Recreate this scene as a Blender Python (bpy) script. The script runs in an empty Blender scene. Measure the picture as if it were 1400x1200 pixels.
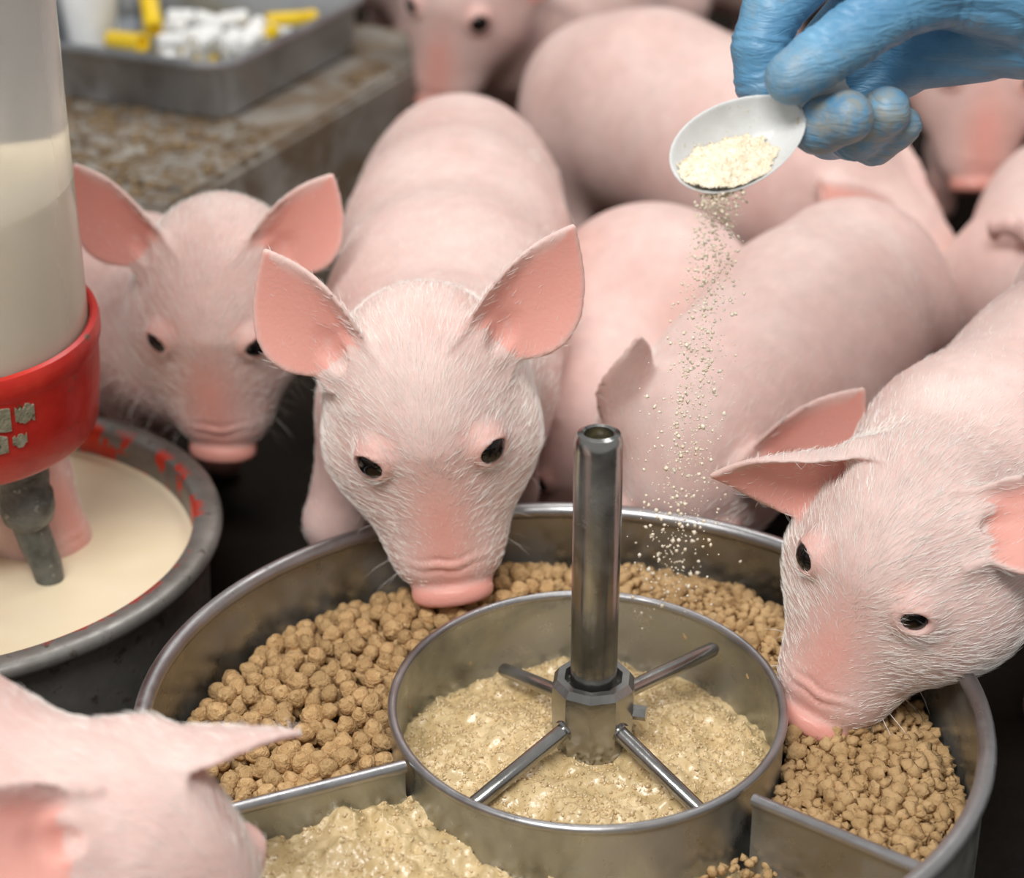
import bpy, bmesh, math, random
import numpy as np
from mathutils import Vector, Matrix

# ------------------------------------------------------------------ camera, light, exposure
scene = bpy.context.scene
COL = scene.collection

cam_data = bpy.data.cameras.new('camera')
cam = bpy.data.objects.new('camera', cam_data)
COL.objects.link(cam)
cam.location = (0.0, 0.0, 0.743)
cam.rotation_euler = (math.radians(90 - 27), 0, 0)
cam_data.sensor_width = 36.0
cam_data.lens = 70.71
cam_data.clip_start = 0.02
cam_data.dof.use_dof = True
cam_data.dof.focus_distance = 1.10
cam_data.dof.aperture_fstop = 5.0
scene.camera = cam

world = bpy.data.worlds.new('barn_air')
scene.world = world
world.use_nodes = True
wbg = world.node_tree.nodes['Background']
wbg.inputs[0].default_value = (1.0, 0.98, 0.965, 1)
wbg.inputs[1].default_value = 0.33

def area(name, loc, target, size, power, color=(1, 1, 1)):
    l = bpy.data.lights.new(name, 'AREA')
    l.shape = 'RECTANGLE'; l.size, l.size_y = size
    l.energy = power; l.color = color
    o = bpy.data.objects.new(name, l); COL.objects.link(o)
    o.location = loc
    d = Vector(target) - Vector(loc)
    o.rotation_euler = d.to_track_quat('-Z', 'Y').to_euler()
    return o

area('ceiling_lamp_front_offscreen', (-0.45, -0.45, 2.40), (0.0, 1.1, 0.15), (1.6, 0.6), 52, (1.0, 0.98, 0.955))
area('ceiling_lamp_rear_offscreen', (0.5, 2.2, 2.40), (0.1, 1.5, 0.1), (1.6, 0.6), 20, (1.0, 0.98, 0.955))

scene.view_settings.view_transform = 'Standard'
scene.view_settings.look = 'None'
scene.view_settings.exposure = 0.3
scene.view_settings.gamma = 1.0
scene.view_settings.use_curve_mapping = False

rng = np.random.default_rng(7)
random.seed(7)

# ------------------------------------------------------------------ scene helpers
def tag(o, label=None, cat=None, group=None, kind=None):
    if label: o['label'] = label
    if cat: o['category'] = cat
    if group: o['group'] = group
    if kind: o['kind'] = kind
    return o

def link(name, me, mat=None, parent=None, loc=None):
    o = bpy.data.objects.new(name, me)
    COL.objects.link(o)
    if mat is not None and me is not None and len(me.materials) == 0:
        me.materials.append(mat)
    if loc is not None: o.location = loc
    if parent is not None: o.parent = parent
    return o

def empty(name, loc=(0, 0, 0), rz=0.0):
    o = bpy.data.objects.new(name, None); COL.objects.link(o)
    o.empty_display_size = 0.02
    o.location = loc; o.rotation_euler = (0, 0, rz)
    return o

def mesh_np(name, V, F, smooth=True):
    """V (n,3), F (m,k) int arrays, all faces of k corners."""
    me = bpy.data.meshes.new(name)
    V = np.asarray(V, np.float32); F = np.asarray(F, np.int32)
    k = F.shape[1]
    me.vertices.add(len(V)); me.vertices.foreach_set('co', V.ravel())
    me.loops.add(F.size); me.loops.foreach_set('vertex_index', F.ravel())
    me.polygons.add(len(F))
    me.polygons.foreach_set('loop_start', np.arange(0, F.size, k, dtype=np.int32))
    try: me.polygons.foreach_set('loop_total', np.full(len(F), k, np.int32))
    except Exception: pass
    me.update(calc_edges=True)
    if smooth: me.polygons.foreach_set('use_smooth', np.ones(len(F), bool))
    return me

def mesh_bm(name, bm, smooth=True, angle=None):
    me = bpy.data.meshes.new(name)
    bmesh.ops.recalc_face_normals(bm, faces=bm.faces)
    bm.to_mesh(me); bm.free()
    if smooth:
        me.polygons.foreach_set('use_smooth', np.ones(len(me.polygons), bool))
        if angle is not None: me.set_sharp_from_angle(angle=math.radians(angle))
    return me

def color_attr(me, C):
    a = me.color_attributes.new('Col', 'FLOAT_COLOR', 'POINT')
    C4 = np.ones((len(me.vertices), 4), np.float32); C4[:, :C.shape[1]] = C
    a.data.foreach_set('color', C4.ravel())

def lathe(profile, seg=96, close=False, sy=1.0):
    """profile [(r,z)...] revolved about Z; returns bmesh."""
    bm = bmesh.new()
    rings = []
    for r, z in profile:
        if r < 1e-6:
            rings.append([bm.verts.new((0, 0, z))])
        else:
            rings.append([bm.verts.new((r * math.cos(2 * math.pi * i / seg), sy * r * math.sin(2 * math.pi * i / seg), z)) for i in range(seg)])
    pairs = list(zip(rings[:-1], rings[1:]))
    if close: pairs.append((rings[-1], rings[0]))
    for a, b in pairs:
        for i in range(seg):
            j = (i + 1) % seg
            if len(a) == 1 and len(b) == 1: continue
            if len(a) == 1: bm.faces.new((a[0], b[i], b[j]))
            elif len(b) == 1: bm.faces.new((a[i], a[j], b[0]))
            else: bm.faces.new((a[i], a[j], b[j], b[i]))
    return bm

def tube_bm(pts, radii, seg=16, bm=None, caps=True):
    bm = bm or bmesh.new()
    pts = [Vector(p) for p in pts]
    rings = []
    for i, p in enumerate(pts):
        d = (pts[min(i + 1, len(pts) - 1)] - pts[max(i - 1, 0)]).normalized()
        a = d.cross(Vector((0, 0, 1)))
        if a.length < 1e-4: a = Vector((1, 0, 0))
        a.normalize(); b = d.cross(a)
        r = radii[i] if hasattr(radii, '__len__') else radii
        rings.append([bm.verts.new(p + r * (math.cos(t) * a + math.sin(t) * b)) for t in [2 * math.pi * k / seg for k in range(seg)]])
    for x, y in zip(rings[:-1], rings[1:]):
        for i in range(seg):
            j = (i + 1) % seg
            bm.faces.new((x[i], x[j], y[j], y[i]))
    if caps:
        bm.faces.new(rings[0][::-1]); bm.faces.new(rings[-1])
    return bm

# ------------------------------------------------------------------ material helpers
def new_mat(name):
    m = bpy.data.materials.new(name); m.use_nodes = True
    nt = m.node_tree
    return m, nt, nt.nodes['Principled BSDF']

def node(nt, typ, **kw):
    n = nt.nodes.new(typ)
    ins = kw.pop('ins', {})
    for k, v in kw.items(): setattr(n, k, v)
    for k, v in ins.items(): n.inputs[k].default_value = v
    return n

def noise(nt, scale, detail=4.0, rough=0.55, coord='Object', dist=0.0):
    tc = nt.nodes.get('TC') or node(nt, 'ShaderNodeTexCoord', name='TC')
    n = node(nt, 'ShaderNodeTexNoise', ins={'Scale': scale, 'Detail': detail, 'Roughness': rough, 'Distortion': dist})
    nt.links.new(tc.outputs[coord], n.inputs['Vector'])
    return n.outputs['Fac']

def ramp(nt, fac, stops):
    r = node(nt, 'ShaderNodeValToRGB')
    els = r.color_ramp.elements
    while len(els) < len(stops): els.new(0.5)
    for e, (p, c) in zip(els, stops):
        e.position = p
        e.color = (c[0], c[1], c[2], 1) if hasattr(c, '__len__') else (c, c, c, 1)
    nt.links.new(fac, r.inputs[0])
    return r.outputs[0]

def mix(nt, fac, a, b, blend='MIX'):
    m = node(nt, 'ShaderNodeMix', data_type='RGBA', blend_type=blend)
    for sock, val in ((m.inputs[0], fac), (m.inputs[6], a), (m.inputs[7], b)):
        if isinstance(val, bpy.types.NodeSocket): nt.links.new(val, sock)
        elif hasattr(val, '__len__'): sock.default_value = (val[0], val[1], val[2], 1)
        else: sock.default_value = val
    return m.outputs[2]

def bump(nt, bs, height, strength=0.3, dist=0.002):
    b = node(nt, 'ShaderNodeBump', ins={'Strength': strength, 'Distance': dist})
    nt.links.new(height, b.inputs['Height'])
    nt.links.new(b.outputs[0], bs.inputs['Normal'])
    return b

# ------------------------------------------------------------------ signed-distance modelling
def norm(v):
    v = np.asarray(v, float); return v / np.linalg.norm(v)

def smin(a, b, k):
    h = np.clip(0.5 + 0.5 * (b - a) / k, 0, 1)
    return b * (1 - h) + a * h - k * h * (1 - h)

def smax(a, b, k): return -smin(-a, -b, k)

def s_cone(p, a, b, ra, rb):
    a = np.asarray(a, np.float32); b = np.asarray(b, np.float32)
    ba = b - a; pa = p - a
    h = np.clip((pa @ ba) / float(ba @ ba), 0, 1)
    q = pa - h[:, None] * ba
    return np.sqrt((q * q).sum(1)) - (ra + (rb - ra) * h)

def s_ell(p, c, r, R=None):
    q = p - np.asarray(c, np.float32)
    if R is not None: q = q @ np.asarray(R, np.float32)
    r = np.asarray(r, np.float32)
    a = q / r; b = a / r
    k0 = np.sqrt((a * a).sum(1)); k1 = np.sqrt((b * b).sum(1)) + 1e-9
    return np.where(k0 < 0.05, -r.min(), k0 * (k0 - 1) / k1)

def frame(fwd, up):
    """rows X right, Y forward, Z up as COLUMNS of the matrix"""
    y = norm(fwd); x = norm(np.cross(y, up)); z = np.cross(x, y)
    return np.stack([x, y, z], 1).astype(np.float32)

def polygonise(f, lo, hi, h, newton=1):
    """surface nets on the zero level of f; returns V, quads"""
    lo = np.asarray(lo, np.float32); hi = np.asarray(hi, np.float32)
    B = 8
    nb = np.ceil((hi - lo) / (B * h)).astype(int)
    n = nb * B + 1
    gx = [np.arange(k) for k in nb]
    bc = np.stack(np.meshgrid(*gx, indexing='ij'), -1).reshape(-1, 3)
    cen = lo + (bc + 0.5) * (B * h)
    dc = f(cen.astype(np.float32))
    act = np.abs(dc) < 0.9 * B * h * 1.35
    V = np.empty(n, np.float32)
    big = np.where(dc.reshape(nb) < 0, -1.0, 1.0).astype(np.float32)
    Vf = np.repeat(np.repeat(np.repeat(big, B, 0), B, 1), B, 2)
    V[:] = 1.0
    V[:-1, :-1, :-1] = Vf
    ab = bc[act]
    mask = np.zeros(n, bool)
    r = np.arange(B + 1)
    off = np.stack(np.meshgrid(r, r, r, indexing='ij'), -1).reshape(-1, 3)
    for i in range(0, len(ab), 4000):
        g = (ab[i:i + 4000, None, :] * B + off[None]).reshape(-1, 3)
        mask[g[:, 0], g[:, 1], g[:, 2]] = True
    idx = np.argwhere(mask)
    vals = np.empty(len(idx), np.float32)
    for i in range(0, len(idx), 400000):
        vals[i:i + 400000] = f((lo + idx[i:i + 400000] * h).astype(np.float32))
    V[idx[:, 0], idx[:, 1], idx[:, 2]] = vals
    S = V < 0
    c = np.zeros(tuple(k - 1 for k in n), np.int8)
    for dx in (0, 1):
        for dy in (0, 1):
            for dz in (0, 1):
                c += S[dx:n[0] - 1 + dx, dy:n[1] - 1 + dy, dz:n[2] - 1 + dz]
    cells = np.argwhere((c > 0) & (c < 8))
    cid = np.full(c.shape, -1, np.int32)
    cid[cells[:, 0], cells[:, 1], cells[:, 2]] = np.arange(len(cells))
    acc = np.zeros((len(cells), 3), np.float32); cnt = np.zeros(len(cells), np.float32)
    corner = [(dx, dy, dz) for dx in (0, 1) for dy in (0, 1) for dz in (0, 1)]
    cv = {d: V[cells[:, 0] + d[0], cells[:, 1] + d[1], cells[:, 2] + d[2]] for d in corner}
    for d in corner:
        for ax in range(3):
            if d[ax] == 1: continue
            e = list(d); e[ax] = 1; e = tuple(e)
            a, b = cv[d], cv[e]
            m = (a < 0) != (b < 0)
            t = np.where(m, a / np.where(m, a - b, 1), 0)
            pt = np.repeat(np.array([d], np.float32), len(cells), 0)
            pt[:, ax] += t
            acc += pt * m[:, None]; cnt += m
    P = lo + (cells + acc / cnt[:, None]) * h
    quads = []
    for ax in range(3):
        o = [a for a in range(3) if a != ax]
        sl0 = [slice(None)] * 3; sl1 = [slice(None)] * 3
        sl0[ax] = slice(0, n[ax] - 1); sl1[ax] = slice(1, n[ax])
        E = S[tuple(sl0)] != S[tuple(sl1)]
        e = np.argwhere(E)
        e = e[(e[:, o[0]] > 0) & (e[:, o[1]] > 0) & (e[:, o[0]] < n[o[0]] - 1) & (e[:, o[1]] < n[o[1]] - 1)]
        ins = S[tuple(e.T)]
        q = []
        for da, db in ((0, 0), (-1, 0), (-1, -1), (0, -1)):
            g = e.copy(); g[:, o[0]] += da; g[:, o[1]] += db
            q.append(cid[tuple(g.T)])
        q = np.stack(q, 1)
        flip = ins if ax != 1 else ~ins
        q[~flip] = q[~flip][:, ::-1]
        quads.append(q)
    Q = np.concatenate(quads)
    Q = Q[(Q >= 0).all(1)]
    for _ in range(newton):
        e = h * 0.35
        d0 = f(P.astype(np.float32))
        g = np.stack([(f((P + np.eye(3)[k] * e).astype(np.float32)) - d0) / e for k in range(3)], 1)
        st = d0[:, None] * g / np.maximum((g * g).sum(1), 0.2)[:, None]
        l = np.linalg.norm(st, axis=1, keepdims=True)
        st *= np.minimum(1, 0.6 * h / np.maximum(l, 1e-9))
        P = P - st
    return P.astype(np.float32), Q

def vert_normals(V, Q):
    N = np.zeros_like(V)
    fn = np.cross(V[Q[:, 2]] - V[Q[:, 0]], V[Q[:, 3]] - V[Q[:, 1]])
    for k in range(4): np.add.at(N, Q[:, k], fn)
    return N / np.maximum(np.linalg.norm(N, axis=1, keepdims=True), 1e-12)

# ------------------------------------------------------------------ skin, eye and hair materials
def make_skin():
    m, nt, bs = new_mat('piglet_skin')
    at = node(nt, 'ShaderNodeAttribute', attribute_name='Col')
    sep = node(nt, 'ShaderNodeSeparateColor'); nt.links.new(at.outputs['Color'], sep.inputs[0])
    n1 = noise(nt, 14, 5); n2 = noise(nt, 90, 4)
    base = ramp(nt, n1, [(0.3, (0.74, 0.495, 0.445)), (0.7, (0.84, 0.645, 0.595))])
    fine = ramp(nt, n2, [(0.3, 0.82), (0.7, 1.0)])
    base = mix(nt, 0.6, base, fine, 'MULTIPLY')
    c = mix(nt, sep.outputs[0], base, (0.80, 0.36, 0.295))
    c = mix(nt, sep.outputs[2], c, (0.06, 0.045, 0.04))        # horn of the hooves
    nt.links.new(c, bs.inputs['Base Color'])
    rg = ramp(nt, sep.outputs[0], [(0.0, 0.55), (0.85, 0.55), (0.95, 0.30)]); nt.links.new(rg, bs.inputs['Roughness'])
    bs.inputs['Specular IOR Level'].default_value = 0.4
    bs.inputs['Subsurface Weight'].default_value = 0.25
    bs.inputs['Subsurface Radius'].default_value = (1.0, 0.35, 0.25)
    bs.inputs['Subsurface Scale'].default_value = 0.008
    bump(nt, bs, noise(nt, 420, 3), 0.25, 0.0012)
    return m

def make_plain(name, col, rough=0.5, metal=0.0, spec=0.5, coat=0.0):
    m, nt, bs = new_mat(name)
    n = noise(nt, 60, 4)
    c = ramp(nt, n, [(0.25, tuple(0.82 * x for x in col)), (0.75, tuple(min(1, 1.08 * x) for x in col))])
    nt.links.new(c, bs.inputs['Base Color'])
    bs.inputs['Roughness'].default_value = rough
    bs.inputs['Metallic'].default_value = metal
    bs.inputs['Specular IOR Level'].default_value = spec
    bs.inputs['Coat Weight'].default_value = coat
    return m

SKIN = make_skin()
EYE = make_plain('dark_eye', (0.004, 0.003, 0.003), 0.07, 0, 0.45, 0.0)
HAIR = make_plain('white_bristle', (0.95, 0.90, 0.85), 0.5, 0, 0.4)

# ------------------------------------------------------------------ piglet
EYE_L = np.array([0.0345, 0.040, 0.022])
EYE_N = norm([0.60, 0.70, 0.38])

def ear_frame(side, ear):
    """ear = (base, length dir, facing dir) in head space for the +x side; mirrored by side"""
    s = np.array([side, 1, 1.0])
    if 'world' in ear:            # direction given in world space, turned into head space
        HR = ear['world']; b = np.array(ear['base']) * s
        u = norm(HR.T @ np.array(ear['dir'], float)); w = HR.T @ np.array(ear['face'], float); w = norm(w - u * (w @ u)); v = np.cross(u, w)
        if v @ (HR.T @ np.array(ear['vup'], float)) < 0: v = -v
        return b, np.stack([u, v, w], 1).astype(np.float32)
    b = np.array(ear['base']) * s; u = norm(np.array(ear['dir']) * s); w = np.array(ear['face']) * s
    w = norm(w - u * (w @ u))
    v = np.cross(u, w)
    if 'vup' in ear:
        vu = np.array(ear['vup']) * s
    else:
        vu = np.array([0, 0, 1.0])
    if v @ vu < 0: v = -v
    return b, np.stack([u, v, w], 1).astype(np.float32)

EAR0 = dict(base=(0.043, -0.026, 0.036), dir=(0.62, -0.62, 0.48), face=(0.25, 0.50, 0.80), vup=(-0.7, -0.7, 0.0), L=0.088, top=0.022, bot=0.040, cup=9.0, curl=0.06)

EAR_T = np.linspace(0, 1, 201)
def _smooth(xs, ys):
    y = np.interp(EAR_T, xs, ys); k = np.ones(25) / 25
    y2 = np.convolve(np.pad(y, 12, mode='reflect', reflect_type='odd'), k, 'valid'); y2[-1] = 0.0
    return np.maximum(y2, 0.0)
EAR_B = _smooth([0, .15, .32, .5, .68, .82, .93, 1.0], [.62, .90, 1.02, .98, .76, .48, .20, 0.0])
EAR_P = _smooth([0, .15, .32, .5, .68, .82, .93, 1.0], [.80, .95, 1.0, .92, .70, .42, .17, 0.0])
def s_ear(q, ear):
    """q in ear space (u along, v across (+ upper edge), w facing). returns distance, inner mask"""
    L = ear['L']; u, v, w = q[:, 0], q[:, 1], q[:, 2]
    t = np.clip(u / L, -0.25, 1.0)
    tt = np.clip(t, 0, 1)
    prof = np.interp(tt, EAR_T, EAR_B); proft = np.interp(tt, EAR_T, EAR_P)
    hw = np.where(v > 0, ear['top'] * proft, ear['bot'] * prof)
    c = ear['cup'] * (1.25 - 0.8 * tt)
    w0 = c * np.minimum(v * v, 0.0025) + ear['curl'] * tt * tt * L + ear.get('roll', 38.0) * np.clip(v - 0.25 * ear['top'], 0, 0.03) ** 2 * (1 - 0.5 * tt)
    sl = np.sqrt(1 + (2 * c * v) ** 2)
    th = 0.0030 - 0.0009 * tt
    ds = np.abs(w - w0) / sl - th
    do = (np.abs(v) - hw) * 0.85
    d = smax(ds, do, 0.0035)
    d = smax(d, u - L, 0.003)
    d = np.maximum(d, -u - 0.012)
    marg = np.where(v > 0, (hw - v - 0.003) / 0.009, (hw + v) / 0.005)
    return d, np.minimum((w - w0) / 0.0012, marg)

def head_sdf(q, P):
    """q: points in head space"""
    ax = np.abs(q[:, 0]); m = np.stack([ax, q[:, 1], q[:, 2]], 1)
    d = s_ell(q, (0, -0.012, 0.006), (0.055, 0.060, 0.050))
    d = smin(d, s_ell(m, (0.030, 0.004, -0.028), (0.036, 0.056, 0.046)), 0.022)
    d = smin(d, s_cone(m, (0.032, 0.020, -0.026), (0.012, 0.078, -0.050), 0.036, 0.024), 0.018)
    d = smin(d, s_cone(q, (0, 0.024, -0.004), (0, 0.092, -0.0455), 0.043, 0.0228), 0.024)
    d = smin(d, s_ell(m, (0.014, 0.074, -0.052), (0.021, 0.035, 0.022)), 0.016)
    jo = P.get('jaw', 0.0)
    d = smin(d, s_cone(q, (0, 0.015, -0.058), (0, 0.078, -0.074 - jo), 0.031, 0.0140), 0.012)
    # nose wrinkles: two folds across the bridge behind the disc
    ly = q[:, 1] * 0.85 - q[:, 2] * 0.525          # along the muzzle
    wr = np.clip((q[:, 2] + 0.062) / 0.02, 0, 1) * np.exp(-(q[:, 0] / 0.022) ** 2)
    for c0, am in ((0.1065, 0.0015), (0.0985, 0.0011)):
        d = d + am * wr * np.exp(-((ly - c0 + 0.10 * ax + 0.0012 * np.sin(q[:, 0] * 260)) / 0.0016) ** 2)
    d = d - 0.0012 * wr * np.exp(-((ly - 0.1025 + 0.10 * ax) / 0.003) ** 2)
    # snout disc
    dr = frame((0, 1, -0.50), (0, 0, 1))
    qs = (q - np.array([0, 0.1150, -0.0557], np.float32)) @ dr
    rr = np.sqrt((qs[:, 0] / 0.0270) ** 2 + (qs[:, 2] / 0.0200) ** 2)
    dd = smax((rr - 1) * 0.0215, np.abs(qs[:, 1]) - 0.0070, 0.007)
    d = smin(d, dd, 0.0045)
    ns = s_ell(np.stack([np.abs(qs[:, 0]), qs[:, 1], qs[:, 2]], 1), (0.0098, 0.010, -0.001), (0.0042, 0.007, 0.0058))
    d = smax(d, -ns, 0.003)
    # mouth
    mo = s_cone(m, (0.004, 0.108, -0.077), (0.029, 0.056, -0.068), 0.0028, 0.0022)
    d = smax(d, -mo, 0.004)
    # ears
    ear_in = np.zeros(len(q), np.float32); canal = np.full(len(q), 1.0, np.float32)
    for side in (-1, 1):
        e = P['ears'][0 if side < 0 else 1]
        b, R = ear_frame(side, e)
        qe = (q - b.astype(np.float32)) @ R
        de, dw = s_ear(qe, e)
        # root of the ear: a low mound on the skull
        d = smin(d, s_ell(qe, (-0.004, -0.002, 0.002), (0.016, 0.019, 0.011)), 0.012)
        d = smin(d, de, 0.007)
        ca = s_ell(qe, (0.010, -0.005, 0.009), (0.017, 0.0085, 0.0075))
        d = smax(d, -ca, 0.005)
        reg = (qe[:, 0] > 0.002) & (qe[:, 0] < e['L'] + .01) & (np.abs(qe[:, 1]) < 0.055)
        ear_in = np.maximum(ear_in, np.where(reg & (np.abs(de) < 0.005), np.clip(dw, 0, 1), 0))
        canal = np.minimum(canal, ca)
    # eyes: lid bulge with an almond opening
    ql = m - EYE_L.astype(np.float32)
    lid = np.sqrt((ql * ql).sum(1)) - 0.0142
    d = smin(d, lid, 0.007)
    En = EYE_N; Ex = norm(np.cross(EYE_N, (0, 0, 1))); Ez = np.cross(Ex, EYE_N)
    Ex, Ez = Ex * 0.92 - Ez * 0.39, Ez * 0.92 + Ex * 0.39
    Re = np.stack([Ex, En, Ez], 1)
    op = s_ell(m, EYE_L + En * 0.0125 + Ez * 0.0003, (0.0112, 0.0104, 0.0086), Re)
    d = smax(d, -op, 0.0025)
    # crease above the lid
    cr = s_ell(m, EYE_L + En * 0.0105 + Ez * 0.0125 - Ex * 0.001, (0.010, 0.004, 0.0013), Re)
    d = smax(d, -cr, 0.003)
    P['_aux'] = (ear_in, canal, rr, qs, op)
    return d

def pig_sdf(pig):
    hp = np.asarray(pig['head'][0], np.float32); HR = frame(*pig['head'][1:3]); hs = pig.get('hs', 1.0)
    sp = pig['spine']
    ears = []
    for e in pig['ears']:
        e = dict(e)
        if e.get('in_world'): e['world'] = HR
        ears.append(e)
    P = dict(ears=ears, jaw=pig.get('jaw', 0.0))
    def f(p):
        q = (p - hp) @ HR / hs
        d = head_sdf(q, P) * hs
        nb = hp + HR @ np.array([0, -0.022, -0.012], np.float32) * hs
        b = s_cone(p, nb, sp[0][0], 0.050 * hs, sp[0][1])
        for (a, ra), (c, rc) in zip(sp[:-1], sp[1:]):
            b = smin(b, s_cone(p, a, c, ra, rc), 0.035)
        for e in pig.get('bulge', ()):
            b = smin(b, s_ell(p, e[0], e[1]), 0.05)
        for leg in pig.get('legs', ()):
            for i, ((a, ra), (c, rc)) in enumerate(zip(leg[:-1], leg[1:])):
                b = smin(b, s_cone(p, a, c, ra, rc), 0.030 if i == 0 else 0.008)
        tl = pig.get('tail')
        if tl:
            for (a, ra), (c, rc) in zip(tl[:-1], tl[1:]):
                b = smin(b, s_cone(p, a, c, ra, rc), 0.006)
        return smin(d, b, 0.030 * hs)
    return f, P, hp, HR, hs

def pig_bounds(pig):
    pts, rad = [], []
    hp = np.asarray(pig['head'][0], float)
    pts.append(hp); rad.append(0.17 * pig.get('hs', 1.0))
    for ch in [pig['spine']] + list(pig.get('legs', ())) + ([pig['tail']] if pig.get('tail') else []):
        for c, r in ch: pts.append(np.asarray(c, float)); rad.append(r + 0.02)
    for e in pig.get('bulge', ()): pts.append(np.asarray(e[0], float)); rad.append(max(e[1]) + 0.02)
    pts = np.array(pts); rad = np.array(rad)[:, None]
    return (pts - rad).min(0), (pts + rad).max(0)

def hair_mesh(name, roots, dirs, lens, width=0.00028, droop=None):
    n = len(roots)
    r = rng.normal(size=(n, 3)); side = np.cross(dirs, r)
    side /= np.maximum(np.linalg.norm(side, axis=1, keepdims=True), 1e-9)
    L = lens[:, None]
    if droop is None: droop = np.zeros_like(dirs)
    mid = roots + dirs * L * 0.55
    tip = roots + dirs * L + droop * L
    w = width * (0.7 + 0.6 * rng.random((n, 1)))
    V = np.stack([roots - side * w, roots + side * w, mid + side * w * 0.75, mid - side * w * 0.75, tip], 1).reshape(-1, 3)
    k = np.arange(n)[:, None] * 5
    F = np.concatenate([k + [[0, 1, 2]], k + [[0, 2, 3]], k + [[3, 2, 4]]], 0)
    return mesh_np(name, V, F)

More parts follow.
